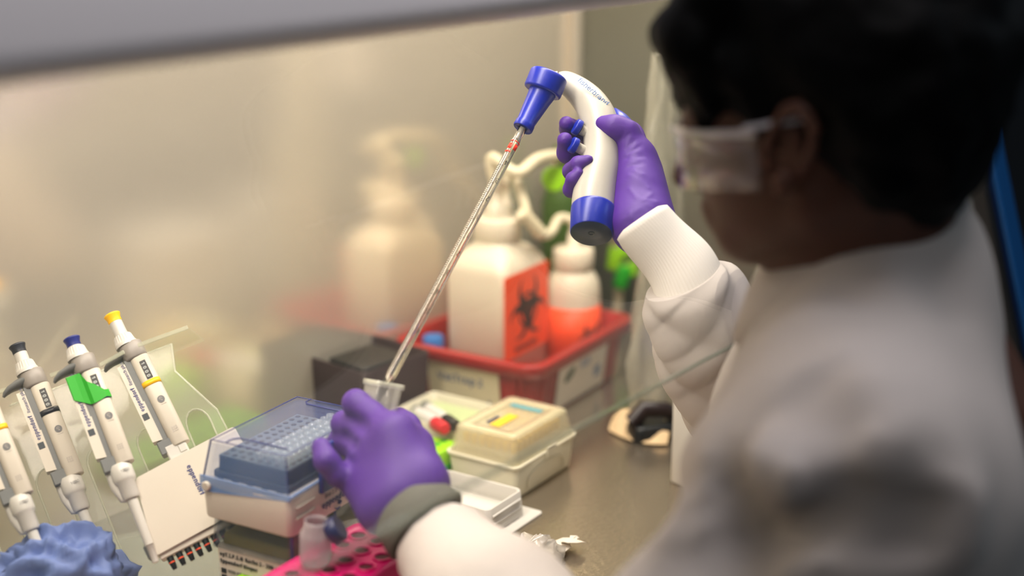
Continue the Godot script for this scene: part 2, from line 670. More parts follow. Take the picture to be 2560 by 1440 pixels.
func room() -> void:
	var T := Transform3D(Basis(Vector3.UP, deg_to_rad(YAW)), Vector3.ZERO)
	var slabs := [
		["floor", Vector3(1, -0.05, 1), Vector3(8.4, 0.1, 7.4), M.floor, "grey laboratory floor", "floor"],
		["ceiling", Vector3(1, 2.75, 1), Vector3(8.4, 0.1, 7.4), M.ceiling, "pale laboratory ceiling", "ceiling"],
		["wall_back", Vector3(1, 1.35, -2.65), Vector3(8.4, 2.7, 0.1), M.wall, "grey wall behind the cabinet", "wall"],
		["wall_front", Vector3(1, 1.35, 4.65), Vector3(8.4, 2.7, 0.1), M.pale_wall, "pale wall behind the photographer", "wall"],
		["wall_left", Vector3(-3.15, 1.35, 1), Vector3(0.1, 2.7, 7.4), M.pale_wall, "pale wall at the left end of the laboratory", "wall"],
		["wall_right", Vector3(5.15, 1.35, 1), Vector3(0.1, 2.7, 7.4), M.wall, "dark grey wall beyond the blue cabinet post", "wall"]]
	for s in slabs:
		var st := S()
		box(st, T * Transform3D(Basis(), s[1]), s[2])
		struct(s[0], st, s[3], s[4], s[5])
	for k in 3:
		var o := thing("ceiling_or_fill_panel", ["flush ceiling light panel over the worker", "added unseen fill panel in the ceiling behind the worker's back", "added unseen fill panel in the ceiling over the photographer"][k], "ceiling light", Transform3D(T.basis, cab([0.9, 2.6, -0.35][k], 1.8, [0.22, -1.5, -0.45][k])))  # all but the panel over the worker are added fill
		var st := S()
		box(st, Transform3D(Basis(), Vector3(0, -0.006, 0)), Vector3(1.24, 0.012, 0.64), 0.003)
		put("frame", st, M.white, o)
		st = S()
		box(st, Transform3D(Basis(), Vector3(0, -0.014, 0)), Vector3(1.18, 0.006, 0.58))
		put("diffuser", st, M.panel_lamp, o)

func cabinet() -> void:
	# local: x along the front, y over the floor, -z into the cabinet
	var o := thing("biosafety_cabinet", "stainless steel biosafety cabinet with slanted glass sash and blue side post", "cabinet", Transform3D(Basis(Vector3.UP, deg_to_rad(YAW)), Vector3.ZERO))
	var B := Basis()
	var x0 := 0.10
	var x1 := 1.60
	var cx := (x0 + x1) * 0.5
	var w := x1 - x0
	var st := S()
	box(st, Transform3D(B, Vector3(cx, TOP - 0.015, -0.80)), Vector3(w, 0.03, 0.62), 0.004)
	box(st, Transform3D(B, Vector3(cx, TOP - 0.01, -0.497)), Vector3(w, 0.02, 0.012), 0.004)
	put("work_surface", st, M.bench_steel, o)
	st = S()
	box(st, Transform3D(B, Vector3(cx, TOP + 0.42, -1.095)), Vector3(w, 0.87, 0.03), 0.002)
	put("back_panel", st, M.steel, o)
	st = S()
	box(st, Transform3D(B, Vector3(x1 - 0.008, TOP + 0.395, -1.073)), Vector3(0.016, 0.79, 0.014), 0.003)
	put("corner_strip", st, M.steel, o)
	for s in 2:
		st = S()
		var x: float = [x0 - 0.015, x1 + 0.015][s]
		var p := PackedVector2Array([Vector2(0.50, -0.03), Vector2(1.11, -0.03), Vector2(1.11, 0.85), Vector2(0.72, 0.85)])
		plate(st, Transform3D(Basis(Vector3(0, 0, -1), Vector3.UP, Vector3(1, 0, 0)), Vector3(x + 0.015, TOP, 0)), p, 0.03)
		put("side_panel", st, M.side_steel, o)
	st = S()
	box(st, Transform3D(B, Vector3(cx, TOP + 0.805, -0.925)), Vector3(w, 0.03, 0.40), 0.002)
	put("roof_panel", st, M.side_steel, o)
	var lamp := Node3D.new()
	place(lamp, "lamp", o)
	st = S()
	box(st, Transform3D(B, Vector3(0.88, TOP + 0.782, -0.79)), Vector3(1.44, 0.016, 0.12), 0.003)
	put("housing", st, M.white, lamp)
	st = S()
	box(st, Transform3D(B, Vector3(0.88, TOP + 0.772, -0.785)), Vector3(1.40, 0.006, 0.10), 0.001)
	put("lamp_diffuser", st, M.lamp, lamp)
	# the slanted front: its foot at depth 0.527 and height 0.225, leaning in by 0.3 per metre
	var up := Vector3(0, 1, -0.3).normalized()
	var F := func(x: float, y: float, off: float) -> Transform3D:   # y over the worktop
		return Transform3D(Basis(Vector3.RIGHT, up, Vector3.RIGHT.cross(up)), Vector3(x, TOP + y, -0.527 - 0.3 * (y - 0.225)) + Vector3.RIGHT.cross(up) * off)
	st = S()
	box(st, F.call(cx, 0.37, 0), Vector3(w - 0.02, 0.30, 0.005))
	put("sash_glass", st, M.pane, o)
	st = S()
	box(st, F.call(cx, 0.2255, 0), Vector3(w - 0.02, 0.003, 0.0052), 0.001)
	put("sash_edge", st, M.pane_edge, o, "greenish ground lower edge of the sash glass")
	st = S()
	var bar: Transform3D = F.call(cx, 0.541, 0.004)
	bar.basis = bar.basis * Basis(Vector3.BACK, PI * 0.5)
	rbox(st, bar.translated_local(Vector3(0, -w * 0.5, 0)), 0.08, 0.04, 0.08, 0.04, w, 0.012)
	put("sash_rail", st, M.grey_paint, o, "grey upper rail of the sash")
	st = S()
	box(st, F.call(cx, 0.86, -0.004), Vector3(w + 0.06, 0.60, 0.03), 0.003)
	put("front_panel", st, M.grey_paint, o)
	for s in 2:
		var x: float = [x0 - 0.02, x1 + 0.02][s]
		var g: float = [1.0, -1.0][s]
		st = S()
		box(st, F.call(x + g * 0.010, 0.40, 0.004), Vector3(0.024, 0.86, 0.03), 0.003)
		put("gasket", st, M.rubber, o)
		var post := Node3D.new()
		place(post, "side_post", o)
		st = S()
		box(st, F.call(x - g * 0.006, 0.40, 0.0), Vector3(0.03, 0.90, 0.05), 0.004)
		put("post_body", st, M.navy_paint, post)
		st = S()
		box(st, F.call(x - g * 0.012, 0.40, 0.026), Vector3(0.042, 0.90, 0.006), 0.002)
		put("post_face", st, M.blue_paint, post)
		for y in [0.12, 0.34, 0.56]:
			st = S()
			var q: Transform3D = F.call(x - g * 0.012, y, 0.029)
			lathe(st, Transform3D(q.basis * Basis(Vector3.RIGHT, PI * 0.5), q.origin), [[0.005, 0], [0.005, 0.002], [0.0035, 0.003]], 12)
			put("screw", st, M.blue_paint, post)
	st = S()
	box(st, Transform3D(B, Vector3(x1 - 0.0012, TOP + 0.33, -0.67)), Vector3(0.0012, 0.07, 0.06))
	put("notice", st, M.card_white, o, "small white printed notice stuck on the side panel")
	for k in 5:
		st = S()
		box(st, Transform3D(B, Vector3(x1 - 0.002, TOP + 0.352 - k * 0.011, -0.67)), Vector3(0.0006, 0.003, 0.048))
		put("notice_line", st, M.print_grey, o)
	st = S()
	box(st, Transform3D(B, Vector3(cx, TOP - 0.08, -0.81)), Vector3(w + 0.04, 0.10, 0.58), 0.006)
	put("base_body", st, M.dark_paint, o)
	st = S()
	box(st, Transform3D(B, Vector3(cx, 0.25, -1.05)), Vector3(w - 0.1, 0.05, 0.04), 0.004)
	put("cross_bar", st, M.dark_paint, o)
	for x in [x0 + 0.03, x1 - 0.03]:
		for d in [0.56, 1.05]:
			st = S()
			box(st, Transform3D(B, Vector3(x, 0.385, -d)), Vector3(0.05, 0.77, 0.05), 0.004)
			put("leg", st, M.dark_paint, o)

# ------------------------------------------------ the worker
var hand_r := Vector3.ZERO

func gz(py: float) -> float:    # how far away the handle of the pipette controller is at that height: its foot leans towards the camera
	return 1.285 - (py - 290.0) / 300.0 * 0.095

func hp(px: float, py: float, dz: float) -> Vector3:
	return at(px, py, gz(py) + dz)

func touch_of(b: Bones, x: float, y: float, from: float) -> Vector3:      # the point of the body that is seen there
	var eye := Vector3(0, 1.5, 0)
	var d := (at(x, y, 1.0) - eye).normalized()
	var t := from
	for i in 60:
		var e := b.f(eye + d * t)
		t += e * 0.9
		if e < 0.0004 or t > from + 0.85:
			break
	return eye + d * t

func person() -> void:
	var o := thing("person", "seated person in a white lab coat, purple gloves and clear safety glasses", "person")
	var F := Vector3(-0.93, 0, -0.37).normalized()
	var L := Vector3.UP.cross(F)
	var D := Vector3.DOWN
	# ---- head and neck, in the head's own axes: x to the person's left, z forward
	var F2 := (Vector3(-0.91, 0, -0.41).normalized() + D * 0.14).normalized()
	var L2 := Vector3.UP.cross(F2).normalized()
	var U2 := F2.cross(L2)
	var H := Transform3D(Basis(L2, U2, F2), at(1998, 368, 0.865) - L2 * 0.076)
	var N := at(2150, 556, 0.955)
	var n: Vector3 = H.affine_inverse() * N
	var b := Bones.new()
	b.ball(Vector3(0, 0.045, -0.012), Vector3(0.073, 0.082, 0.092), 0.03)
	b.ball(Vector3(0, -0.010, 0.033), Vector3(0.060, 0.066, 0.053), 0.03)
	b.bone(Vector3(0.045, -0.045, 0.005), Vector3(0.02, -0.063, 0.052), 0.014, 0.014, 0.03)
	b.bone(Vector3(-0.045, -0.045, 0.005), Vector3(-0.02, -0.063, 0.052), 0.014, 0.014, 0.03)
	b.ball(Vector3(0, -0.068, 0.061), Vector3(0.019, 0.015, 0.015), 0.02)
	b.ball(Vector3(0, -0.045, 0.080), Vector3(0.021, 0.006, 0.009), 0.008)
	b.ball(Vector3(0, -0.054, 0.077), Vector3(0.018, 0.006, 0.009), 0.008)
	b.bone(Vector3(0, 0.006, 0.086), Vector3(0, -0.026, 0.100), 0.006, 0.009, 0.012)
	b.bone(Vector3(0.012, -0.028, 0.089), Vector3(-0.012, -0.028, 0.089), 0.007, 0.007, 0.008)
	b.bone(Vector3(-0.04, 0.018, 0.070), Vector3(0.04, 0.018, 0.070), 0.012, 0.012, 0.02)
	b.bone(Vector3(0, -0.03, -0.03), n + Vector3(0, -0.03, 0), 0.052, 0.050, 0.03)
	b.bone(n, n + Vector3(0, -0.14, -0.03), 0.05, 0.08, 0.04)
	for s in [1.0, -1.0]:
		var e := []
		var ez := 0.010
		for i in 9:
			var t := -0.35 + i / 8.0 * 4.3
			e.append(Vector3(s * (0.077 + 0.007 * sin(t * 0.5)), 0.002 + sin(t) * 0.024 - cos(t) * 0.003, ez - 0.004 + cos(t) * 0.014 - sin(t) * 0.006 - (0.003 if i > 5 else 0.0)))
		b.chain(e, [0.0032, 0.0036, 0.0036, 0.004, 0.004, 0.004, 0.0036, 0.0032, 0.0032], 0.003)
		b.ball(Vector3(s * 0.076, -0.022, ez + 0.003), Vector3(0.004, 0.008, 0.0065), 0.005)
		b.ball(Vector3(s * 0.072, 0.0, ez - 0.006), Vector3(0.005, 0.021, 0.011), 0.005)
		b.bone(Vector3(s * 0.077, 0.010, ez - 0.008), Vector3(s * 0.077, -0.010, ez - 0.012), 0.003, 0.0025, 0.003)
		b.ball(Vector3(s * 0.030, 0.002, 0.078), Vector3(0.013, 0.011, 0.008), 0.006)
	var st := S()
	nets(st, b.f, Vector3(-0.10, -0.23, -0.16), Vector3(0.10, 0.13, 0.13), 0.0036)
	put("body", st, M.skin, o).transform = H
	for s in [1.0, -1.0]:
		st = S()
		b = Bones.new()
		b.bone(Vector3(s * 0.016, 0.022, 0.088), Vector3(s * 0.036, 0.026, 0.078), 0.003, 0.0028, 0.003)
		b.bone(Vector3(s * 0.036, 0.026, 0.078), Vector3(s * 0.052, 0.020, 0.062), 0.0028, 0.002, 0.003)
		nets(st, b.f, Vector3(-0.06, 0.01, 0.05), Vector3(0.06, 0.035, 0.10), 0.002)
		put("eyebrow", st, M.hair, o).transform = H
		st = S()
		lathe(st, Transform3D(Basis(Vector3.RIGHT, PI * 0.5), Vector3(s * 0.031, 0.002, 0.0795)), [[0.0005, 0.0075], [0.004, 0.0065], [0.007, 0.003], [0.008, 0], [0.006, -0.004]], 16)
		put("eye", st, M.white, o).transform = H
		st = S()
		lathe(st, Transform3D(Basis(Vector3.RIGHT, PI * 0.5), Vector3(s * 0.031, 0.002, 0.0797)), [[0.0005, 0.0078], [0.003, 0.0072], [0.004, 0.0065]], 16)
		put("iris", st, M.black, o).transform = H
	# ---- hair: a thick cap, a swept fringe, sideburns and nape
	b = Bones.new()
	b.ball(Vector3(0, 0.058, -0.014), Vector3(0.087, 0.088, 0.100), 0.03)
	b.ball(Vector3(0, 0.022, -0.056), Vector3(0.076, 0.066, 0.060), 0.03)
	b.ball(Vector3(0, -0.030, -0.060), Vector3(0.048, 0.040, 0.030), 0.03)
	b.bone(Vector3(0.02, 0.115, -0.08), Vector3(-0.01, 0.06, -0.105), 0.03, 0.024, 0.03)
	for s in [1.0, -1.0]:
		b.bone(Vector3(s * 0.070, 0.05, 0.035), Vector3(s * 0.073, 0.004, 0.018), 0.014, 0.007, 0.012)
		b.bone(Vector3(s * 0.068, 0.03, -0.03), Vector3(s * 0.062, -0.03, -0.045), 0.016, 0.014, 0.02)
		for k in 5:
			var x: float = s * (0.012 + k * 0.015)
			b.chain([Vector3(x * 0.9, 0.11, 0.055 - k * 0.003), Vector3(x, 0.07, 0.088 - k * 0.006), Vector3(x * 1.08 - 0.004, 0.022 - (k % 2) * 0.008, 0.093 - k * 0.0095)], [0.020, 0.016, 0.005], 0.012)
	b.noise = FastNoiseLite.new()
	b.noise.seed = 4
	b.noise.frequency = 22.0
	b.amp = 0.006
	st = S()
	nets(st, b.f, Vector3(-0.11, -0.11, -0.17), Vector3(0.11, 0.17, 0.12), 0.0045)
	put("hair", st, M.hair, o).transform = H
	# ---- safety glasses: a wrapped lens with side shields, a nose piece and two temples
	var gl := Node3D.new()
	place(gl, "safety_glasses", o, "clear wraparound safety glasses")
	gl.transform = H
	st = S()
	var rings := []
	for i in 27:
		var t := deg_to_rad(-78.0 + i * 6.0)
		var wide := 0.078
		var p := Vector3(sin(t) * wide, -0.005, 0.008 + cos(t) * 0.092)
		var q := Vector3(sin(t) * (wide - 0.0022), -0.005, 0.008 + cos(t) * 0.0898)
		var hh := 0.026 - 0.006 * absf(sin(t)) - (0.012 * maxf(0.0, 1.0 - absf(t) * 3.0))
		rings.append(PackedVector3Array([p + Vector3(0, 0.016, 0), p + Vector3(0, -hh, 0), q + Vector3(0, -hh, 0), q + Vector3(0, 0.016, 0)]))
	loft(st, rings)
	put("lens", st, M.goggle, gl)
	st = S()
	var brow := []
	for i in 27:
		var t := deg_to_rad(-78.0 + i * 6.0)
		brow.append(Vector3(sin(t) * 0.0785, 0.0105, 0.008 + cos(t) * 0.092))
	tube(st, brow, [0.0028], 8)
	put("brow_bar", st, M.goggle_frame, gl)
	for s in [1.0, -1.0]:
		st = S()
		tube(st, [Vector3(s * 0.077, 0.014, 0.033), Vector3(s * 0.079, 0.016, 0.015), Vector3(s * 0.079, 0.018, -0.015), Vector3(s * 0.073, -0.01, -0.05)], [0.003, 0.003, 0.0028, 0.0022], 8, 0.6)
		put("temple", st, M.goggle_frame, gl)
		st = S()
		tube(st, [Vector3(s * 0.005, -0.002, 0.099), Vector3(s * 0.012, -0.016, 0.096)], [0.003, 0.002], 8)
		put("nose_pad", st, M.goggle_frame, gl)
	# ---- lab coat
	var Ls := at(2135, 1175, 0.775)
	var Rs := Ls - L * 0.34 + F * 0.05 + D * 0.05
	var mid := (Ls + Rs) * 0.5
	var Le := Vector3(0.055, 0.965, -0.80)
	var Lw := at(1120, 1382, 0.985)
	var Re := at(1905, 1060, 1.225)
	b = Bones.new()
	b.bone(N + D * 0.020 - F * 0.024, Ls + L * -0.03 + D * 0.01, 0.044, 0.060, 0.05)
	b.bone(N + D * 0.020 - F * 0.024, Rs + L * 0.03 + D * 0.01, 0.044, 0.060, 0.05)
	b.bone(Ls + L * -0.03 + D * 0.015, Rs + L * 0.03 + D * 0.015, 0.072, 0.072, 0.05)
	b.bone(N + D * 0.10 - F * 0.012, N + D * 0.30 - F * 0.02, 0.085, 0.10, 0.06)
	for s in [0.0, 1.0]:
		var sh: Vector3 = Ls.lerp(Rs, 0.24 + 0.52 * s)
		b.bone(sh + D * 0.06, sh + D * 0.46 - F * 0.03, 0.105, 0.12, 0.06)
	b.chain([Ls, Le], [0.064, 0.062], 0.03)
	b.chain([Le, Lw + (Le - Lw) * 0.35, Lw], [0.064, 0.054, 0.037], 0.025)
	b.chain([Rs, Re], [0.066, 0.052], 0.03)
	# folds: raised creases over the shoulder and hollows that run off the arm
	var made := []
	for q in [[1680, 1180, 1850, 1142, 0.020, 0.020], [1850, 1142, 2020, 1200, 0.020, 0.020], [1730, 1310, 1870, 1310, 0.046, -0.042], [1870, 1310, 1920, 1430, 0.046, -0.040], [1640, 1370, 1715, 1215, 0.014, 0.008],
			[2010, 1215, 1985, 1430, 0.014, 0.015], [2105, 1175, 2065, 1430, 0.022, -0.026], [2195, 1190, 2160, 1430, 0.014, 0.012], [2305, 1230, 2260, 1430, 0.024, -0.026], [2420, 1190, 2380, 1430, 0.018, 0.010],
			[2000, 930, 2110, 1100, 0.03, -0.016], [2130, 900, 2230, 1130, 0.022, 0.007], [1900, 880, 2080, 780, 0.018, 0.006], [2050, 735, 2190, 725, 0.014, -0.007], [2330, 640, 2400, 820, 0.02, -0.006]]:
		made.append([touch_of(b, q[0], q[1], 0.45), touch_of(b, q[2], q[3], 0.45), q[4], q[5]])
	for q in made:
		b.ridge(q[0], q[1], q[2], q[3])
	b.noise = FastNoiseLite.new()
	b.noise.seed = 9
	b.noise.frequency = 5.0
	b.noise.fractal_octaves = 2
	b.amp = 0.007
	st = S()
	nets(st, b.f, Vector3(-0.17, 0.62, -1.40), Vector3(0.50, 1.36, -0.58), 0.0095)
	# the coat's own neck opening: a folded collar round the neck
	put("lab_coat", st, M.coat, o)
	st = S()
	rings = []
	for i in 32:
		var t := TAU * i / 32
		var c := N + F * (0.060 * cos(t) + 0.002) + L * (0.066 * sin(t)) + Vector3.UP * (-0.012 - 0.036 * cos(t) - 0.012 * sin(t))
		var out := (F * cos(t) + L * sin(t)).normalized()
		rings.append(PackedVector3Array([c + Vector3.UP * 0.026 - out * 0.006, c + Vector3.UP * 0.022 + out * 0.001, c + out * 0.012 - Vector3.UP * 0.004, c + out * 0.020 - Vector3.UP * 0.035, c - out * 0.004 - Vector3.UP * 0.035]))
	loft(st, rings, false, false, true)
	put("collar", st, M.coat, o)
	# ---- right forearm sleeve with its twisted folds, and the ribbed cuff
	var spine := curve([at(1706, 700, 1.174), at(1754, 800, 1.178), at(1792, 900, 1.19), at(1850, 1010, 1.21), Re], 60)
	rings = []
	for i in spine.size():
		var s := float(i) / (spine.size() - 1)
		var t: Vector3 = (spine[mini(i + 1, 59)] - spine[maxi(i - 1, 0)]).normalized()
		var see: Vector3 = (Vector3(0, 1.5, 0) - spine[i]).normalized()
		var x := t.cross(see).normalized()
		if x.x < 0.0:
			x = -x
		var z := x.cross(t)
		if z.dot(see) < 0.0:
			z = -z
		var p := PackedVector3Array()
		for j in 96:
			var a := TAU * j / 96
			var aa := a if a < PI * 1.35 else a - TAU
			var ph := (s * 5.4 - aa * 0.62 - 0.15)
			var fr := ph - floorf(ph)
			var puff := pow(maxf(sin(PI * fr), 0.0), 0.55)
			var skew := 0.35 + 0.65 * fr
			var side := 0.55 + 0.45 * cos(aa)
			var ph2 := s * 3.1 + aa * 0.55 + 0.3
			var fr2 := ph2 - floorf(ph2)
			var r := lerpf(0.0355, 0.0445, smoothstep(0.0, 0.45, s))
			r += 0.0155 * puff * skew * side * smoothstep(0.0, 0.10, s)
			r += 0.007 * pow(maxf(sin(PI * fr2), 0.0), 0.7) * (0.5 - 0.5 * cos(aa)) * smoothstep(0.0, 0.12, s)
			r -= 0.0016 * smoothstep(0.03, 0.0, s)
			p.append(spine[i] + x * cos(a) * r + z * sin(a) * r * 0.92)
		rings.append(p)
	st = S()
	loft(st, rings)
	put("right_sleeve".replace("right_", ""), st, M.coat, o, "rumpled cream sleeve gathered below the ribbed cuff")
	var c0 := at(1600, 549, 1.195)
	var c1 := at(1734, 742, 1.172)
	rings = []
	for i in 26:
		var s := i / 25.0
		var c := c0.lerp(c1, s) + Vector3(0.004, 0.002, 0) * sin(PI * s)
		var t := (c1 - c0).normalized()
		var see := (Vector3(0, 1.5, 0) - c).normalized()
		var x := t.cross(see).normalized()
		var z := x.cross(t).normalized()
		var p := PackedVector3Array()
		for j in 512:
			var a := TAU * j / 512
			var r := lerpf(0.0262, 0.0335, s * s * 0.6 + s * 0.4) + 0.0016 * sin(s * 7.0 + a)
			if i == 0:
				r -= 0.003
			r += 0.00014 * cos(a * 64.0) * smoothstep(0.25, 0.7, s) + 0.00004 * cos(a * 64.0)
			p.append(c + x * cos(a) * r + z * sin(a) * r * 0.85)
		rings.append(p)
	st = S()
	loft(st, rings)
	put("knit_cuff", st, M.knit, o, "ribbed white knit cuff of the raised arm")
	# ---- a plain grey ring round the lowered wrist
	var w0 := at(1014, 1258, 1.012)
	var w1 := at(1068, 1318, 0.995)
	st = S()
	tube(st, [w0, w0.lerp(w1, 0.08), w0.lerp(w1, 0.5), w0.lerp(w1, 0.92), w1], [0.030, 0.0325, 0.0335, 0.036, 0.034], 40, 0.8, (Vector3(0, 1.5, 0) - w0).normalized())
	put("wrist_band", st, M.band_grey, o, "grey band round the lowered wrist")
	# ---- gloves
	b = Bones.new()
	var wr := at(1610, 566, 1.20)
	b.bone(at(1575, 562, 1.198), hp(1578, 470, 0.020), 0.0135, 0.016, 0.014)
	b.bone(wr, hp(1594, 440, 0.012), 0.022, 0.018, 0.02)
	b.bone(at(1636, 535, 1.20), hp(1604, 430, 0.0), 0.013, 0.014, 0.02)
	var mcp := [hp(1566, 345, 0.024), hp(1572, 385, 0.030), hp(1570, 425, 0.032), hp(1566, 462, 0.030)]
	for q in mcp:
		b.bone(wr, q, 0.018, 0.0125, 0.014)
	b.bone(mcp[0], mcp[3], 0.012, 0.011, 0.012)
	b.chain([hp(1602, 470, -0.004), hp(1592, 385, -0.006), hp(1566, 332, -0.016), hp(1535, 317, -0.019), hp(1508, 310, -0.017)], [0.017, 0.0128, 0.0102, 0.0092, 0.0072], 0.008)
	b.bone(hp(1594, 400, 0.0), mcp[0], 0.013, 0.0115, 0.012)
	b.chain([mcp[0], hp(1478, 338, 0.032), hp(1424, 322, 0.012), hp(1416, 309, -0.004)], [0.011, 0.0095, 0.0085, 0.0068], 0.005)
	b.chain([mcp[1], hp(1482, 392, 0.034), hp(1419, 382, 0.014), hp(1412, 350, -0.006)], [0.0115, 0.0095, 0.009, 0.007], 0.005)
	b.chain([mcp[2], hp(1484, 438, 0.030), hp(1428, 428, 0.010), hp(1446, 410, -0.012), hp(1470, 401, -0.018)], [0.011, 0.0092, 0.0078, 0.0071, 0.0050], 0.002)
	b.chain([mcp[3], hp(1480, 488, 0.028), hp(1427, 474, 0.006), hp(1434, 448, -0.008), hp(1446, 434, -0.013)], [0.010, 0.0080, 0.0070, 0.0067, 0.0050], 0.002)
	# creases of the stretched glove
	made = []
	for q in [[1562, 325, 1545, 360], [1587, 351, 1562, 377], [1602, 366, 1567, 384], [1611, 390, 1558, 397], [1608, 408, 1566, 420], [1575, 331, 1556, 352]]:
		made.append([touch_of(b, q[0], q[1], 0.95), touch_of(b, q[2], q[3], 0.95), 0.0019, -0.0010])
	for q in [[1627, 474, 1569, 435], [1631, 484, 1604, 503], [1650, 509, 1608, 501], [1600, 521, 1557, 552], [1573, 529, 1584, 552], [1615, 508, 1635, 522], [1572, 470, 1598, 500], [1612, 440, 1585, 428]]:
		made.append([touch_of(b, q[0], q[1], 0.95), touch_of(b, q[2], q[3], 0.95), 0.0018, 0.0010])
	for q in made:
		b.ridge(q[0], q[1], q[2], q[3])
	st = S()
	nets(st, b.f, Vector3(0.02, 1.18, -1.36), Vector3(0.16, 1.37, -1.14), 0.0019)
	put("glove", st, M.glove, o, "purple glove gripping the pipette controller")
	b = Bones.new()
	var lw := at(1012, 1252, 1.015)
	var lm := [at(985, 1088, 1.045), at(940, 1098, 1.052), at(905, 1130, 1.056), at(895, 1190, 1.045)]
	for i in 4:
		b.bone(lw.lerp(lm[i], 0.1), lm[i], 0.023, [0.0150, 0.0145, 0.0135, 0.012][i], 0.014)
	b.bone(lm[0], lm[3], 0.012, 0.012, 0.012)
	b.bone(at(950, 1275, 1.01), lm[3], 0.018, 0.013, 0.014)
	b.bone(at(1068, 1222, 1.015), lm[0], 0.016, 0.014, 0.014)
	b.chain([lm[0], at(925, 1038, 1.068), at(890, 1008, 1.078), at(908, 1010, 1.10)], [0.0140, 0.0115, 0.0108, 0.008], 0.004)
	b.chain([lm[1], at(885, 1068, 1.078), at(860, 1060, 1.088), at(885, 1072, 1.11)], [0.0140, 0.0115, 0.0106, 0.0085], 0.003)
	b.chain([lm[2], at(866, 1108, 1.082), at(848, 1104, 1.092), at(866, 1106, 1.11)], [0.0125, 0.0100, 0.0094, 0.008], 0.003)
	b.chain([lm[3], at(848, 1184, 1.035), at(815, 1152, 1.033), at(803, 1118, 1.043)], [0.0125, 0.0104, 0.0094, 0.0078], 0.004)
	b.chain([at(1062, 1195, 1.02), at(1040, 1115, 1.055), at(1014, 1068, 1.08), at(996, 1042, 1.095)], [0.017, 0.0125, 0.0105, 0.0085], 0.010)
	made = []
	for q in [[915, 1075, 878, 1046], [890, 1118, 852, 1086], [880, 1160, 838, 1122]]:
		made.append([touch_of(b, q[0], q[1], 0.85), touch_of(b, q[2], q[3], 0.85)])
	for q in made:
		b.ridge(q[0], q[1], 0.0048, -0.0050)
	st = S()
	nets(st, b.f, Vector3(-0.22, 0.98, -1.15), Vector3(-0.02, 1.17, -0.96), 0.0028)
	put("glove", st, M.glove, o, "purple glove holding the clear vial")
	# ---- legs, out of the picture but under the coat, and the stool
	b = Bones.new()
	var hip := mid + D * 0.50 - F * 0.03
	for s in [1.0, -1.0]:
		var h0: Vector3 = hip + L * s * 0.09
		h0.y = 0.69
		var kn: Vector3 = h0 + F * 0.33 + D * 0.06 + L * s * 0.02
		var an: Vector3 = kn - F * 0.10
		an.y = 0.33
		b.chain([h0, kn, an], [0.085, 0.06, 0.045], 0.03)
	st = S()
	nets(st, b.f, hip - Vector3(0.6, 0.55, 0.5), hip + Vector3(0.5, 0.25, 0.5), 0.016)
	put("trousers", st, M.denim, o)
	for s in [1.0, -1.0]:
		var h0: Vector3 = hip + L * s * 0.11 + F * 0.23
		h0.y = 0.30
		b = Bones.new()
		b.chain([h0 - F * 0.03, h0 + F * 0.10 - Vector3(0, 0.015, 0), h0 + F * 0.19 - Vector3(0, 0.025, 0)], [0.042, 0.038, 0.028], 0.02)
		st = S()
		nets(st, b.f, h0 - Vector3(0.3, 0.08, 0.2), h0 + Vector3(0.2, 0.08, 0.2), 0.012)
		put("shoe", st, M.black, o)
	rebase(o, Vector3(hip.x, 0.25, hip.z))
	var stool := thing("stool", "round black laboratory stool under the seated person", "stool", Transform3D(Basis(), Vector3(hip.x, 0, hip.z)))
	st = S()
	lathe(st, Transform3D(), [[0.17, 0.54], [0.185, 0.555], [0.185, 0.59], [0.17, 0.605]], 32)
	put("seat", st, M.black, stool)
	st = S()
	lathe(st, Transform3D(), [[0.025, 0.05], [0.025, 0.54]], 16)
	put("post", st, M.spine, stool)
	st = S()
	tube(st, [0, 1, 2, 3, 4, 5, 6, 7, 8, 9, 10, 11, 12].map(func(i): return Vector3(cos(TAU * i / 12.0), 0, sin(TAU * i / 12.0)) * 0.21 + Vector3(0, 0.24, 0)), [0.010], 8)
	put("foot_ring", st, M.spine, stool)
	for k in 5:
		st = S()
		var d := Vector3(cos(TAU * k / 5.0), 0, sin(TAU * k / 5.0))
		tube(st, [Vector3(0, 0.075, 0), d * 0.26 + Vector3(0, 0.045, 0)], [0.022, 0.014], 8)
		lathe(st, Transform3D(Basis(), d * 0.26), [[0.015, 0], [0.022, 0.01], [0.022, 0.04], [0.012, 0.05]], 12)
		put("leg", st, M.black, stool)

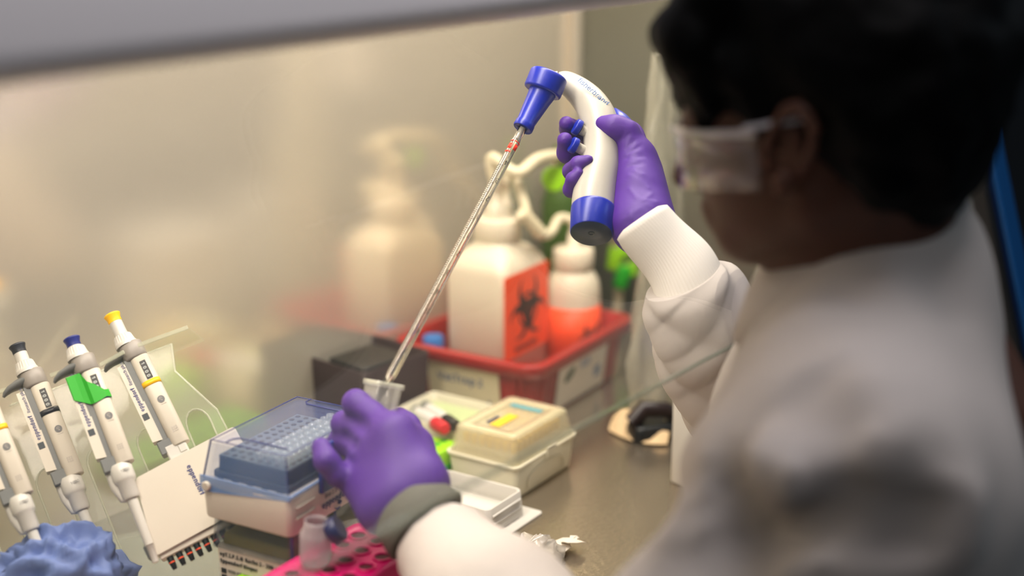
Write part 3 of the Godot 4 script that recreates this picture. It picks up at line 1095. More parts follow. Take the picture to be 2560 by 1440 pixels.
# ------------------------------------------------ the pipette controller, its glass pipette and the vial
func controller() -> void:
	var eye := Vector3(0, 1.5, 0)
	var o := thing("pipette_controller", "white and blue electric pipette controller gripped in the raised glove", "pipette controller")
	var P := [[1483, 532, 54.5], [1484.5, 500, 55], [1489, 470, 53.5], [1495, 445, 51.5], [1501, 420, 49.5], [1504, 392, 47], [1505, 365, 46], [1504, 338, 46.5], [1500, 312, 47], [1491, 285, 45.5], [1477, 260, 42], [1461, 241, 38.5], [1443, 225, 35], [1426, 213, 31.5], [1412, 206, 28.5], [1398, 206, 25]]
	var pts := []
	var rad := []
	for q in P:
		var p := at(q[0], q[1], gz(q[1]))
		pts.append(p)
		rad.append(q[2] * (p - eye).dot(Vector3(0, -sp, -cp)) / FOC)
	pts = curve(pts, 60)
	rad = curve(rad, 60)
	var st := S()
	tube(st, pts, rad, 40)
	# the two trigger sockets
	var trig := [[1474, 336, 1443, 318], [1463, 378, 1434, 363]]
	for t in trig:
		var a := at(t[0], t[1], gz(t[1]) - 0.004)
		var c := at(t[2], t[3], gz(t[3]) - 0.010)
		tube(st, [a + (a - c) * 0.5, a.lerp(c, 0.12)], [0.0075, 0.0058], 20)
	put("body", st, M.shell, o)
	# base cap
	var down := (at(1478, 588, gz(588)) - at(1484, 528, gz(528))).normalized()
	var B := frame(at(1484, 526, gz(526)), -down, (eye - at(1484, 526, gz(526))))
	st = S()
	lathe(st, B, [[0.0188, 0.002], [0.0196, 0.001], [0.0197, -0.001], [0.0184, -0.0238], [0.0179, -0.0244]], 48)
	put("base_cap", st, M.royal, o, "royal blue cap at the foot of the handle")
	st = S()
	lathe(st, B, [[0.0178, -0.0240], [0.0177, -0.0247], [0.0030, -0.0245]], 48)
	put("base_underside", st, mat(Color(0.11, 0.15, 0.24), 0.5), o, "dark slate underside of the base cap")  # bottom disc in a darker colour than the cap
	st = S()
	lathe(st, B, [[0.0028, -0.0235], [0.0028, -0.0249], [0.0016, -0.0249], [0.0016, -0.0240]], 16)
	put("charging_socket", st, M.slate, o)
	# nose cone with its wide collar
	var n0 := at(1361, 222, 1.285)
	var n1 := at(1306, 322, 1.262)
	var NF := frame(at(1369, 197, 1.288), at(1378, 180, 1.290) - at(1353, 240, 1.281), eye - n0)
	st = S()
	lathe(st, NF, [[0.0085, 0.0052], [0.0160, 0.0045], [0.0172, 0.0032], [0.0174, 0.001], [0.0174, -0.0115], [0.0170, -0.0128], [0.0156, -0.0134], [0.0156, -0.0134], [0.0110, -0.0132]], 48)
	put("collar", st, M.royal, o, "wide royal blue collar")
	st = S()
	var CF := frame(n0, n0 - n1, eye - n0)
	var len := (n0 - n1).length()
	lathe(st, CF, [[0.0128, 0.004], [0.0122, -0.006], [0.0112, -0.012], [0.0084, -len + 0.007], [0.0090, -len + 0.006], [0.0092, -len + 0.001], [0.0086, -len], [0.0086, -len], [0.0045, -len], [0.0045, -len + 0.006]], 40)
	put("nose_cone", st, M.royal, o, "royal blue nose cone holding the pipette")
	st = S()
	tube(st, [at(1391, 205, 1.289), at(1380, 204, 1.289)], [0.0098, 0.0090], 28)
	put("neck_ring", st, M.shell, o)
	# thumb-side blue back cover
	st = S()
	var rings := []
	for i in 12:
		var s := i / 11.0
		var c := at(lerpf(1536, 1589, s), lerpf(277, 348, s), gz(lerpf(277, 348, s)) + 0.004)
		var w := 0.0025 + 0.0095 * sin(PI * (0.08 + 0.84 * s))
		var t := (at(1584, 336, gz(336)) - at(1543, 276, gz(276))).normalized()
		var x := t.cross(eye - c).normalized()
		var z := x.cross(t)
		var p := PackedVector3Array()
		for j in 20:
			var a := TAU * j / 20
			p.append(c + x * cos(a) * w * 0.62 + z * sin(a) * w)
		rings.append(p)
	loft(st, rings)
	put("back_cover", st, M.royal, o, "blue cover behind the handle")
	# triggers
	for t in trig:
		var a := at(t[0], t[1], gz(t[1]) - 0.004)
		var c := at(t[2], t[3], gz(t[3]) - 0.010)
		var b := Node3D.new()
		place(b, "trigger", o)
		st = S()
		tube(st, [a, a.lerp(c, 0.7)], [0.0046, 0.0046], 20)
		put("stem", st, M.shell, b)
		st = S()
		var X := frame(c, c - a, eye - c)
		lathe(st, X, [[0.0050, -0.0034], [0.0068, -0.0030], [0.0073, -0.0022], [0.0073, 0.0016], [0.0066, 0.0028], [0.0042, 0.0020], [0.0001, 0.0016]], 28)
		put("button", st, M.royal, b, "blue trigger button")
	# maker's name along the neck and the arrow mark on the handle
	var t0 := at(1453, 203, gz(240) - 0.0128)
	var t1 := at(1514, 255, gz(262) - 0.0162)
	var see := (eye - t0).normalized()
	var ax := (t1 - t0).normalized()
	var X := Transform3D(Basis(), (t0 + t1) * 0.5)
	X.basis.z = (see * 0.82 + ax.cross(see) * -0.57).normalized()
	X.basis.x = ax
	X.basis.y = X.basis.z.cross(X.basis.x).normalized()
	X.basis.z = X.basis.x.cross(X.basis.y)
	write("fisherbrand", 0.0068, X, mat(Color(0.25, 0.40, 0.62), 0.5), o, "lettering", false, 0.014)
	st = S()
	var q := [at(1491, 373, gz(373)), at(1506, 373, gz(373)), at(1496, 384, gz(384))].map(func(v): return v + (eye - v).normalized() * 0.0163)
	for i in 3:
		tube(st, [q[i], q[(i + 1) % 3]], [0.0004], 6)
	put("arrow_mark", st, M.print_grey, o)
	rebase(o, at(1480, 600, gz(600)))
	# ---- serological pipette: a glass tube with wall thickness, ticks, numbers, an orange band and a plug
	var a := n1 + (n0 - n1) * 0.15
	var e := at(937, 1014, 1.088)
	var g := thing("serological_pipette", "long clear graduated pipette slanting from the blue nose cone into the vial", "pipette")
	var G := frame(a, a - e, eye - (a + e) * 0.5)
	var L := (a - e).length()
	var R := 0.0044
	st = S()
	loft(st, [circle(G, 0, R * 0.86, R * 0.86, 32), circle(G, -0.018, R * 0.86, R * 0.86, 32), circle(G, -0.021, R, R, 32), circle(G, -L + 0.03, R, R, 32), circle(G, -L, R * 0.4, R * 0.4, 32), circle(G, -L, R * 0.24, R * 0.24, 32), circle(G, -L + 0.03, R * 0.66, R * 0.66, 32), circle(G, -0.021, R * 0.66, R * 0.66, 32), circle(G, -0.018, R * 0.6, R * 0.6, 32), circle(G, 0, R * 0.6, R * 0.6, 32)], false, false, true)
	put("glass_tube", st, glass(Color(0.97, 0.97, 0.96), 0.0, 0.03), g)
	st = S()
	lathe(st, G, [[R * 0.5, -0.004], [R * 0.5, -0.019]], 16)
	put("cotton_plug", st, M.white, g)
	st = S()
	var arc := func(st: SurfaceTool, y: float, h: float, a0: float, a1: float, rr: float):
		var ring := []
		for i in 9:
			var an := lerpf(a0, a1, i / 8.0)
			var c := Vector3(sin(an), 0, cos(an))
			ring.append(PackedVector3Array([G * (c * rr + Vector3(0, y, 0)), G * (c * rr + Vector3(0, y - h, 0)), G * (c * (rr + 0.0001) + Vector3(0, y - h, 0)), G * (c * (rr + 0.0001) + Vector3(0, y, 0))]))
		loft(st, ring)
	arc.call(st, -0.0225, 0.0012, -2.6, 2.6, R)
	arc.call(st, -0.0260, 0.0058, -1.2, -0.3, R)
	arc.call(st, -0.0260, 0.0058, 0.2, 1.0, R)
	arc.call(st, -0.0340, 0.0016, -1.6, 0.0, R)
	put("orange_band", st, mat(Color(0.90, 0.17, 0.05), 0.5), g, "orange code marks below the nose cone")
	st = S()
	var k := 0
	var y := -0.050
	while y > -L + 0.035:
		var big := k % 10 == 0
		arc.call(st, y, 0.00042, -1.25 if big else -1.05, 0.05 if big else (-0.25 if k % 5 == 0 else -0.45), R)
		y -= 0.00195
		k += 1
	put("graduation_mark", st, M.print_black, g).set_meta("kind", "stuff")
	for i in 11:
		var yy := -0.0465 - i * 0.0195
		if yy > -L + 0.04:
			var W := Transform3D(G.basis * Basis(Vector3.BACK, PI), G * Vector3(0.0016, yy, R + 0.00005))
			write(str(4 - i if i < 4 else i - 3), 0.0062, W, M.print_black, g, "number", false, 0.0)
	rebase(g, e)
	# ---- the little square vial in the lowered hand
	var v := thing("vial", "small clear square vial pinched in the lowered glove", "vial")
	var V := frame(at(944, 1046, 1.088), at(956, 962, 1.098) - at(940, 1050, 1.088), eye - e)
	V.basis = V.basis * Basis(Vector3.UP, 0.5)
	st = S()
	tray(st, V.translated_local(Vector3(0, -0.012, 0)), 0.021, 0.021, 0.0245, 0.0245, 0.042, 0.003, 0.0012, 0.002)
	put("vial_body", st, clear(Color(0.90, 0.90, 0.84), 0.20, 0.08), v)
	st = S()
	loft(st, [rring(V, 0.0255, 0.0265, 0.0265, 0.003), rring(V, 0.0300, 0.0265, 0.0265, 0.003), rring(V, 0.0300, 0.0225, 0.0225, 0.003), rring(V, 0.0255, 0.0225, 0.0225, 0.003)], false, false, true)
	put("vial_rim", st, clear(Color(0.90, 0.90, 0.82), 0.30, 0.1), v)
	rebase(v, V.origin)

# ------------------------------------------------ the leaning row of hand pipettes and their clear stand
const PX := 1.0 / 2880.0

func lean(x0: float, y0: float, z0: float, x1: float, y1: float, z1: float) -> Transform3D:
	var a := at(x0, y0, z0)
	var b := at(x1, y1, z1)
	return frame(a, a - b, Vector3(0, 1.5, 0) - (a + b) * 0.5)

func make_pipette(called: String, label: String, X: Transform3D, tone: Material, cap: Material, ext: float, volume: String, multi := false) -> Node3D:
	# local: origin at the top of the push button, y up along the pipette, z towards its printed face, in units of PX
	var o := thing(called, label, "pipette", X, "hand pipettes in the clear stand")
	var u := func(p: Array) -> Array: return p.map(func(q): return [q[0] * PX, q[1] * PX])
	var I := Transform3D()
	var st := S()
	lathe(st, I, u.call([[13, -1], [18, 0], [21, -2], [20.5, -5], [17.5, -12], [17, -24]]), 28)
	put("push_button", st, cap, o)
	st = S()
	lathe(st, I, u.call([[16.5, -22], [16.5, -26 - ext], [16.5, -26 - ext], [22, -26 - ext]]), 28)
	put("plunger", st, M.white, o)
	var y0 := -24.0 - ext
	st = S()
	var rings := []
	for q in [[17, 0, 0], [21.5, -1.5, 0], [23, -4, 1], [26, -20, 1], [27, -22, 0], [28, -24, 0], [28, -32, 0]]:
		var p := PackedVector3Array()
		for j in 96:
			var a := TAU * j / 96
			var r: float = (q[0] - (1.8 * q[2] if cos(a * 22.0) < -0.2 else 0.0)) * PX
			p.append(Vector3(cos(a) * r, (y0 + q[1]) * PX, sin(a) * r))
		rings.append(p)
	loft(st, rings)
	put("volume_dial", st, M.white, o, "ribbed white volume dial")
	y0 -= 28.0
	# grey collar with the finger hook
	st = S()
	rbox(st, Transform3D(Basis(), Vector3(7 * PX, (y0 - 46) * PX, -2 * PX)), 60 * PX, 56 * PX, 60 * PX, 56 * PX, 46 * PX, 26 * PX, 0.0018)
	put("top_collar", st, M.collar, o)
	st = S()
	tube(st, [[-6, -20], [-32, -21], [-54, -25], [-68, -32], [-74, -38]].map(func(q): return Vector3(q[0], y0 + q[1], -6) * PX), [15 * PX, 12 * PX, 9 * PX, 6 * PX, 3 * PX], 16, 1.9, Vector3.BACK)
	put("finger_hook", st, M.spine, o)
	y0 -= 45.0
	# main barrel, grey spine, side arm
	st = S()
	rbox(st, Transform3D(Basis(), Vector3(14 * PX, (y0 - 248) * PX, 0)), 46 * PX, 46 * PX, 48 * PX, 46 * PX, 249 * PX, 17 * PX, 0.0012)
	put("barrel", st, M.cream, o)
	st = S()
	box(st, Transform3D(Basis(), Vector3(-16 * PX, (y0 - 118) * PX, -4 * PX)), Vector3(20, 250, 34) * PX, 0.001)
	box(st, Transform3D(Basis(), Vector3(-20 * PX, (y0 - 238) * PX, -2 * PX)), Vector3(38, 36, 38) * PX, 0.001)
	put("spine", st, M.spine, o, "grey spine")
	st = S()
	hexa(st, [Vector3(-45, y0 - 214, 14), Vector3(-20, y0 - 218, 14), Vector3(-20, y0 - 218, -24), Vector3(-45, y0 - 214, -24), Vector3(-44, y0 - 2, 12), Vector3(-20, y0 - 2, 12), Vector3(-20, y0 - 2, -24), Vector3(-44, y0 - 2, -24)].map(func(q): return q * PX))
	put("ejector_arm", st, M.cream, o, "flat side arm with blue printing")
	# display, coloured ring, badge, data square
	var zf := 23.2 * PX
	st = S()
	box(st, Transform3D(Basis(), Vector3(17 * PX, (y0 - 41) * PX, zf)), Vector3(15, 50, 2.4) * PX, 0.0002)
	put("display", st, M.black, o, "small dark volume window")
	var dz := zf + 1.5 * PX
	for k in 4:
		write(volume[k % volume.length()], 0.0042, Transform3D(Basis(Vector3.BACK, -PI * 0.5), Vector3(16 * PX, (y0 - 24 - k * 11.5) * PX, dz)), M.digit, o, "digit", true)
	st = S()
	loft(st, [rring(I, (y0 - 68) * PX, 48.5 * PX, 46.5 * PX, 17 * PX, 5, 14 * PX), rring(I, (y0 - 68) * PX, 48.8 * PX, 47.0 * PX, 17 * PX, 5, 14 * PX), rring(I, (y0 - 82) * PX, 48.8 * PX, 47.0 * PX, 17 * PX, 5, 14 * PX), rring(I, (y0 - 82) * PX, 48.5 * PX, 46.5 * PX, 17 * PX, 5, 14 * PX)], false, false, true)
	put("colour_ring", st, tone, o)
	st = S()
	lathe(st, Transform3D(Basis(Vector3.RIGHT, PI * 0.5), Vector3(18 * PX, (y0 - 126) * PX, zf)), [[9.2 * PX, -0.0004], [9.2 * PX, 0.0003]], 20)
	put("badge", st, M.print_grey, o)
	write("G+", 0.0026, Transform3D(Basis(Vector3.BACK, -PI * 0.4), Vector3(18 * PX, (y0 - 126) * PX, zf + 0.0003)), M.print_pale, o, "badge_print")
	st = S()
	box(st, Transform3D(Basis(), Vector3(19 * PX, (y0 - 139) * PX, zf)), Vector3(14, 1.6, 0.6) * PX)
	for k in 9:
		box(st, Transform3D(Basis(), Vector3((12 + (k % 3) * 5) * PX, (y0 - 203 - (k / 3) * 5) * PX, zf)), Vector3(4.0, 4.0, 0.6) * PX)
	put("data_mark", st, M.print_pale, o)
	var E := Basis(Vector3.BACK, PI * 0.5)
	var ze := 13.2 * PX
	write("Research plus", 0.0037, Transform3D(E, Vector3(-31 * PX, (y0 - 26) * PX, ze - 0.5 * PX)), M.ink, o, "lettering")
	write("eppendorf", 0.0046, Transform3D(E, Vector3(-33 * PX, (y0 - 100) * PX, ze)), M.ink, o, "lettering", true)
	st = S()
	box(st, Transform3D(Basis(), Vector3(-33 * PX, (y0 - 148) * PX, 13.6 * PX)), Vector3(15, 17, 1.0) * PX, 0.0002)
	put("code_label", st, M.slate, o)
	y0 -= 247.0
	if multi:
		st = S()
		box(st, Transform3D(Basis(), Vector3(0, (y0 - 14) * PX, -4 * PX)), Vector3(52, 46, 44) * PX, 0.001)
		box(st, Transform3D(Basis(), Vector3(14 * PX, (y0 - 12) * PX, 18 * PX)), Vector3(20, 22, 4) * PX, 0.0008)
		put("neck", st, M.white, o)
		# the wide manifold, flaring to the left, with eight tip cones
		st = S()
		var top := y0 - 32.0
		var q := []
		for z in [26, -34]:
			q.append_array([Vector3(-152, top - 190, z), Vector3(150, top - 176, z), Vector3(146, top + 16, z), Vector3(-116, top, z)])
		var rounded := PackedVector2Array()
		var cs := [Vector2(-152, top - 192), Vector2(152, top - 180), Vector2(146, top + 10), Vector2(-118, top)]
		for i in 4:
			for s in 5:
				var p0: Vector2 = cs[i]
				var d0: Vector2 = (cs[(i + 3) % 4] - p0).normalized() * 10.0
				var d1: Vector2 = (cs[(i + 1) % 4] - p0).normalized() * 10.0
				var f := s / 4.0
				rounded.append(((p0 + d0) * (1 - f) * (1 - f) + p0 * 2 * f * (1 - f) + (p0 + d1) * f * f) * PX)
		plate(st, Transform3D(Basis(), Vector3(0, 0, 26 * PX)), rounded, 60 * PX)
		put("manifold", st, M.cream, o, "wide cream eight-channel lower part")
		st = S()
		box(st, Transform3D(Basis(), Vector3(-6 * PX, (top - 196) * PX, -2 * PX)), Vector3(276, 18, 40) * PX, 0.0008)
		put("tip_rail", st, M.cream, o)
		st = S()
		box(st, Transform3D(Basis(), Vector3(-158 * PX, (top - 172) * PX, -8 * PX)), Vector3(24, 34, 44) * PX, 0.0012)
		put("end_block", st, M.spine, o)
		write("eppendorf", 0.0056, Transform3D(Basis(Vector3.BACK, -PI * 0.5), Vector3(8 * PX, -482 * PX, 26.5 * PX)), M.ink, o, "lettering", true)
		for k in 8:
			var c := Node3D.new()
			place(c, "tip_cone", o)
			st = S()
			var K := Transform3D(Basis(), Vector3(-124 + k * 22.6, top - 202, 4) * PX)
			lathe(st, K, u.call([[8.5, 0], [8, -16], [8, -16], [7.6, -16]]), 14)
			lathe(st, K, u.call([[7.6, -19], [6, -34], [4.5, -36]]), 14)
			put("cone", st, M.black, c)
			st = S()
			lathe(st, K, u.call([[7.7, -16], [7.8, -17], [7.7, -19]]), 14)
			put("seal", st, M.orange, c)
	else:
		st = S()
		lathe(st, I, u.call([[24, y0 + 2], [28, y0 - 6], [28, y0 - 34], [26, y0 - 42], [22, y0 - 46], [21.5, y0 - 80], [18, y0 - 86], [18, y0 - 86], [12, y0 - 86]]), 32)
		put("lower_cone", st, M.white, o)
		write(volume, 0.0034, Transform3D(Basis(), Vector3(8 * PX, (y0 - 20) * PX, 28 * PX)), M.print_grey, o, "cone_print", false, 0.0103)
		st = S()
		lathe(st, I, u.call([[13, y0 - 84], [10.5, y0 - 205], [10.5, y0 - 205], [8.5, y0 - 206], [8, y0 - 247], [7, y0 - 250]]), 24)
		put("shaft", st, M.white, o)
		st = S()
		tube(st, [Vector3(-26, y0 + 2, -6) * PX, Vector3(-26, y0 - 44, -6) * PX, Vector3(-18, y0 - 80, -4) * PX, Vector3(-6, y0 - 88, 0)  * PX], [12 * PX, 12 * PX, 10 * PX, 5 * PX], 12)
		put("ejector_sleeve", st, M.white, o)
	return o

func pipettes() -> void:
	var p3 := make_pipette("hand_pipette", "white pipette with dark blue button and torn green tape round it", lean(178, 845, 1.170, 390, 1406, 1.072), mat(Color(0.20, 0.20, 0.50), 0.4), M.cap_blue, 2, "1000")
	make_pipette("hand_pipette", "white pipette with dark grey button, left of the green-taped one", lean(42, 862, 1.188, 255, 1400, 1.096), M.cap_grey, M.cap_grey, 24, "1000")
	make_pipette("hand_pipette", "white pipette with yellow ring at the far left, cut by the picture edge", lean(-92, 900, 1.150, 128, 1448, 1.062), M.yellow, M.yellow, 24, "2000")
	make_pipette("multichannel_pipette", "yellow-buttoned multichannel pipette with wide cream lower part", lean(279, 786, 1.200, 444, 1126, 1.138), M.yellow, M.yellow, 38, "1000", true)
	# green tape on the blue one: wrapped round the barrel, torn at both ends
	var st := S()
	var lo := [150.0, 156.0, 158.0, 172.0, 182.0, 184.0, 182.0, 178.0, 180.0, 180.0].map(func(q): return -q * PX)
	var hi := [100.0, 97.0, 97.0, 97.0, 98.0, 126.0, 139.0, 160.0, 160.0, 162.0].map(func(q): return -q * PX)
	var zz := [4.0, 12.0, 15.0, 15.2, 17.0, 23.6, 24.0, 24.0, 15.0, 4.0]
	var xx := [-46.0, -46.0, -44.0, -24.0, -11.0, -2.0, 13.0, 30.0, 38.6, 38.8]
	var rings := []
	for i in 10:
		var a := Vector3(xx[i] * PX, 0, zz[i] * PX)
		var out := Vector3(0, 0, 0.0006) if i < 8 else Vector3(0.0006, 0, 0.0003)
		rings.append(PackedVector3Array([a + Vector3(0, hi[i], 0), a + Vector3(0, lo[i], 0), a + out + Vector3(0, lo[i], 0), a + out + Vector3(0, hi[i], 0)]))
	loft(st, rings, true, true, false, -1)
	put("green_tape", st, M.tape_green, p3, "torn bright green tape")
	# ---- stand: a bent clear sheet: leaning back plate with cut arches, a slotted shelf, a foot
	var X := lean(115, 975, 1.222, 300, 1440, 1.128)
	var s := thing("pipette_stand", "clear acrylic stand holding the leaning pipettes", "stand")
	var o2 := PackedVector2Array()
	var w0 := -0.20
	var right := [Vector2(0.118, -0.001), Vector2(0.111, -0.027), Vector2(0.132, -0.077), Vector2(0.134, -0.110), Vector2(0.134, -0.165)]
	for q in right:
		o2.append(q)
	# arches, open at the foot
	for c in [0.112, 0.066, 0.020, -0.026, -0.072, -0.118, -0.164]:
		o2.append(Vector2(c + 0.011, -0.165))
		for i in 9:
			var t := PI * i / 8.0
			o2.append(Vector2(c + cos(t) * 0.011, -0.084 + sin(t) * 0.016))
		o2.append(Vector2(c - 0.011, -0.165))
	o2.append(Vector2(w0, -0.165))
	o2.append(Vector2(w0, -0.001))
	st = S()
	plate(st, X, o2, 0.003)
	put("back_plate", st, M.acrylic, s)
	# bright cut edges
	st = S()
	for i in o2.size():
		var a := X * Vector3(o2[i].x, o2[i].y, -0.0015)
		var b := o2[(i + 1) % o2.size()]
		tube(st, [a, X * Vector3(b.x, b.y, -0.0015)], [0.0011], 6)
	put("cut_edge", st, M.acrylic_edge, s)
	# the shelf: fingers between the pipette slots
	for q in [[-140, 1000, -62, 972], [0, 986, 72, 962], [132, 944, 197, 922], [258, 917, 318, 884], [352, 868, 476, 823]]:
		var a := at(q[0], q[1], 1.172)
		var b := at(q[2], q[3], 1.176)
		var f := frame((a + b) * 0.5, X.basis.y, X.basis.z)
		st = S()
		var wd := (b - a)
		var bx := Basis(wd.normalized(), f.basis.y, wd.normalized().cross(f.basis.y)).orthonormalized()
		box(st, Transform3D(bx, (a + b) * 0.5 - bx.z * 0.016), Vector3(wd.length(), 0.0032, 0.045), 0.0004)
		put("shelf_finger", st, M.acrylic, s)
		st = S()
		box(st, Transform3D(bx, (a + b) * 0.5 + bx.z * 0.007), Vector3(wd.length(), 0.0036, 0.0014), 0.0003)
		put("shelf_edge", st, M.acrylic_edge, s)
	st = S()
	var ft := X * Vector3(-0.03, -0.165, 0)
	box(st, yawed(Vector3(ft.x, TOP + 0.0022, ft.z - 0.03), YAW - 26.0), Vector3(0.34, 0.004, 0.14), 0.001)
	put("foot", st, M.acrylic, s)
	rebase(s, Vector3(ft.x, TOP, ft.z))

# ------------------------------------------------ tip boxes
func corner_box(nb: Vector3, yaw: float, len: float, wid: float) -> Transform3D:   # origin under the middle; nb is the corner at (-len/2, wid/2)
	var t := yawed(nb, yaw)
	t.origin = t * Vector3(len * 0.5, 0, -wid * 0.5)
	return t

func tip_boxes() -> void:
	var yaw := 61.0
	# lower box
	var X := corner_box(on(728, 1351, 0.098), yaw, 0.128, 0.090)
	var G := Transform3D(X.basis, Vector3(X.origin.x, TOP, X.origin.z))
	var I := Transform3D()
	var o := thing("tip_box", "lower tip box with printed white base and yellow rack, under the blue-lidded one", "tip box", G)
	var st := S()
	rbox(st, I, 0.112, 0.074, 0.116, 0.078, 0.072, 0.005)
	put("base", st, M.cream, o)
	st = S()
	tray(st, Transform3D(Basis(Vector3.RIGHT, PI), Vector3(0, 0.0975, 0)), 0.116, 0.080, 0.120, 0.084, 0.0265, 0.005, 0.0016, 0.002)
	put("lid", st, M.lid_shaded, o, "clear blue lid")
	st = S()
	for x in [-0.0597, -0.0597 + 0.058, 0.0597]:
		box(st, Transform3D(Basis(), Vector3(x, 0.084, 0.0421)), Vector3(0.003, 0.026, 0.001))
	put("lid_rib", st, M.lid_seam, o)
	st = S()
	rbox(st, Transform3D(Basis(), Vector3(0, 0.072, 0)), 0.108, 0.070, 0.106, 0.068, 0.010, 0.003)
	put("rack", st, mat(Color(0.62, 0.58, 0.10), 0.5), o, "yellow rack inside")  # yellow darkened for the shade under the lid
	var L := Transform3D(Basis(Vector3.UP, -PI * 0.5), Vector3(-0.0580, 0.0, 0))
	var ln := [["epT.I.P.S.® Racks 2 - 200 µl", 0.0048, true], ["Eppendorf Biopur", 0.0046, true], ["0030 075 021", 0.0036, false], ["REF", 0.0036, false], ["Eppendorf AG", 0.0030, false], ["0030 075 204", 0.0030, false]]
	for k in ln.size():
		var m := words(ln[k][0], ln[k][1], ln[k][2])
		var wd := m.get_aabb().size.x
		write(ln[k][0], ln[k][1], L.translated_local(Vector3(-0.034 + wd * 0.5 + (0.008 if k > 1 and k < 4 else 0.0), 0.0655 - k * 0.0062 - (0.002 if k > 1 else 0.0), 0.0003)), M.print_black, o, "lettering", ln[k][2])
	st = S()
	for k in 3:
		box(st, L * Transform3D(Basis(), Vector3(-0.031, 0.0505 - k * 0.006, 0.0)), Vector3(0.005, 0.004, 0.0006))
	for k in 4:
		box(st, L * Transform3D(Basis(), Vector3(0.018 + (k % 2) * 0.006, 0.022 + (k / 2) * 0.005, 0.0)), Vector3(0.004, 0.003, 0.0006))
	put("label_mark", st, M.print_black, o)
	# upper box
	o = thing("tip_box", "upper tip box with clear blue hinged lid over a dark half-empty tip rack", "tip box", X)
	st = S()
	rbox(st, I, 0.126, 0.088, 0.128, 0.090, 0.034, 0.006)
	put("base", st, M.cream, o)
	st = S()
	for k in 2:
		var h := 0.0235 - k * 0.009
		tube(st, [Vector3(-0.056, h, 0.0446), Vector3(-0.032, h, 0.0448)], [0.0014], 10)
	put("grip_rib", st, M.cream, o)
	write("Box 2.0", 0.0050, Transform3D(Basis(), Vector3(-0.0100, 0.0192, 0.0452)), M.print_grey, o, "lettering")
	write("eppendorf", 0.0074, Transform3D(Basis(), Vector3(-0.0040, 0.0122, 0.0452)), M.ink, o, "lettering", true)
	st = S()      # the open-hand mark under the name
	for k in 4:
		var a := -0.5 + k * 0.33
		var p := Vector3(-0.001, 0.0040, 0.0453)
		var q := p + Vector3(sin(a + 0.5), cos(a + 0.5), 0) * 0.006
		tube(st, [p + (q - p) * 0.35, p + (q - p) * 0.7 + Vector3(0.0006, 0, 0), q], [0.0005, 0.0006, 0.0003], 6)
	tube(st, [Vector3(-0.006, 0.0043, 0.0453), Vector3(-0.0025, 0.0022, 0.0453), Vector3(0.0015, 0.0032, 0.0453)], [0.0004, 0.0009, 0.0005], 6)
	put("hand_mark", st, M.ink, o)
	st = S()
	tray(st, Transform3D(Basis(Vector3.RIGHT, PI), Vector3(0, 0.066, 0)), 0.114, 0.076, 0.124, 0.087, 0.0318, 0.006, 0.0016, 0.0018)
	put("lid", st, M.lid_clear, o, "clear blue hinged lid")
	st = S()      # darker seams: the lid's edges and the two stacking lips on its top
	var tp := 0.0662
	tube(st, [Vector3(-0.0565, tp, -0.037), Vector3(-0.0565, tp, 0.037), Vector3(0.0565, tp, 0.037), Vector3(0.0565, tp, -0.037), Vector3(-0.0565, tp, -0.037)], [0.0005], 6)
	tube(st, [Vector3(-0.0565, tp, -0.0375), Vector3(-0.0618, 0.0345, -0.043)], [0.0009, 0.0009], 6)
	tube(st, [Vector3(-0.0565, tp, 0.0375), Vector3(-0.0618, 0.0345, 0.043)], [0.0005, 0.0005], 6)
	for sx in [-1.0, 1.0]:
		tube(st, [Vector3(sx * 0.056, tp + 0.0006, -0.022), Vector3(sx * 0.049, tp + 0.0006, -0.022), Vector3(sx * 0.0445, tp + 0.0006, -0.018), Vector3(sx * 0.0445, tp + 0.0006, 0.030)], [0.0007], 6)
	put("lid_seam", st, M.lid_seam, o)
	st = S()
	hexa(st, [Vector3(-0.0622, 0.0365, -0.0425), Vector3(-0.0622, 0.0365, 0.0425), Vector3(-0.0617, 0.0365, 0.0425), Vector3(-0.0617, 0.0365, -0.0425), Vector3(-0.0578, 0.0645, -0.0375), Vector3(-0.0578, 0.0645, 0.0375), Vector3(-0.0573, 0.0645, 0.0375), Vector3(-0.0573, 0.0645, -0.0375)])
	put("lid_end", st, clear(Color(0.45, 0.64, 0.92), 0.11, 0.08), o, "pale blue end wall of the lid")
	st = S()      # the pale skirt with the hinge bosses on the left end
	hexa(st, [Vector3(-0.0652, 0.0235, -0.0445), Vector3(-0.0640, 0.0325, 0.045), Vector3(-0.0632, 0.0325, 0.045), Vector3(-0.0644, 0.0235, -0.0445), Vector3(-0.0648, 0.0375, -0.0445), Vector3(-0.0632, 0.0365, 0.045), Vector3(-0.0622, 0.0365, 0.045), Vector3(-0.0634, 0.0375, -0.0445)])
	box(st, Transform3D(Basis(), Vector3(0, 0.0352, 0.0446)), Vector3(0.126, 0.0028, 0.0022), 0.0005)
	put("lid_skirt", st, clear(Color(0.42, 0.58, 0.82), 0.55, 0.15), o, "pale blue skirt of the lid")
	st = S()
	lathe(st, Transform3D(Basis(Vector3.BACK, PI * 0.5), Vector3(-0.0650, 0.0295, -0.037)), [[0.0040, 0], [0.0040, 0.002], [0.0032, 0.0026]], 20)
	put("hinge_pin", st, M.cream, o)
	st = S()
	rbox(st, Transform3D(Basis(), Vector3(0.0, 0.034, 0.0)), 0.112, 0.077, 0.112, 0.077, 0.0055, 0.003, 0.0008)
	rbox(st, Transform3D(Basis(), Vector3(0.0, 0.0393, 0.0)), 0.106, 0.071, 0.105, 0.070, 0.0125, 0.003, 0.0006)
	for k in 5:
		box(st, Transform3D(Basis(), Vector3(-0.0562, 0.0338, -0.03 + k * 0.015)), Vector3(0.0014, 0.003, 0.006))
	put("rack", st, M.slate, o, "dark slate tip rack")
	st = S()
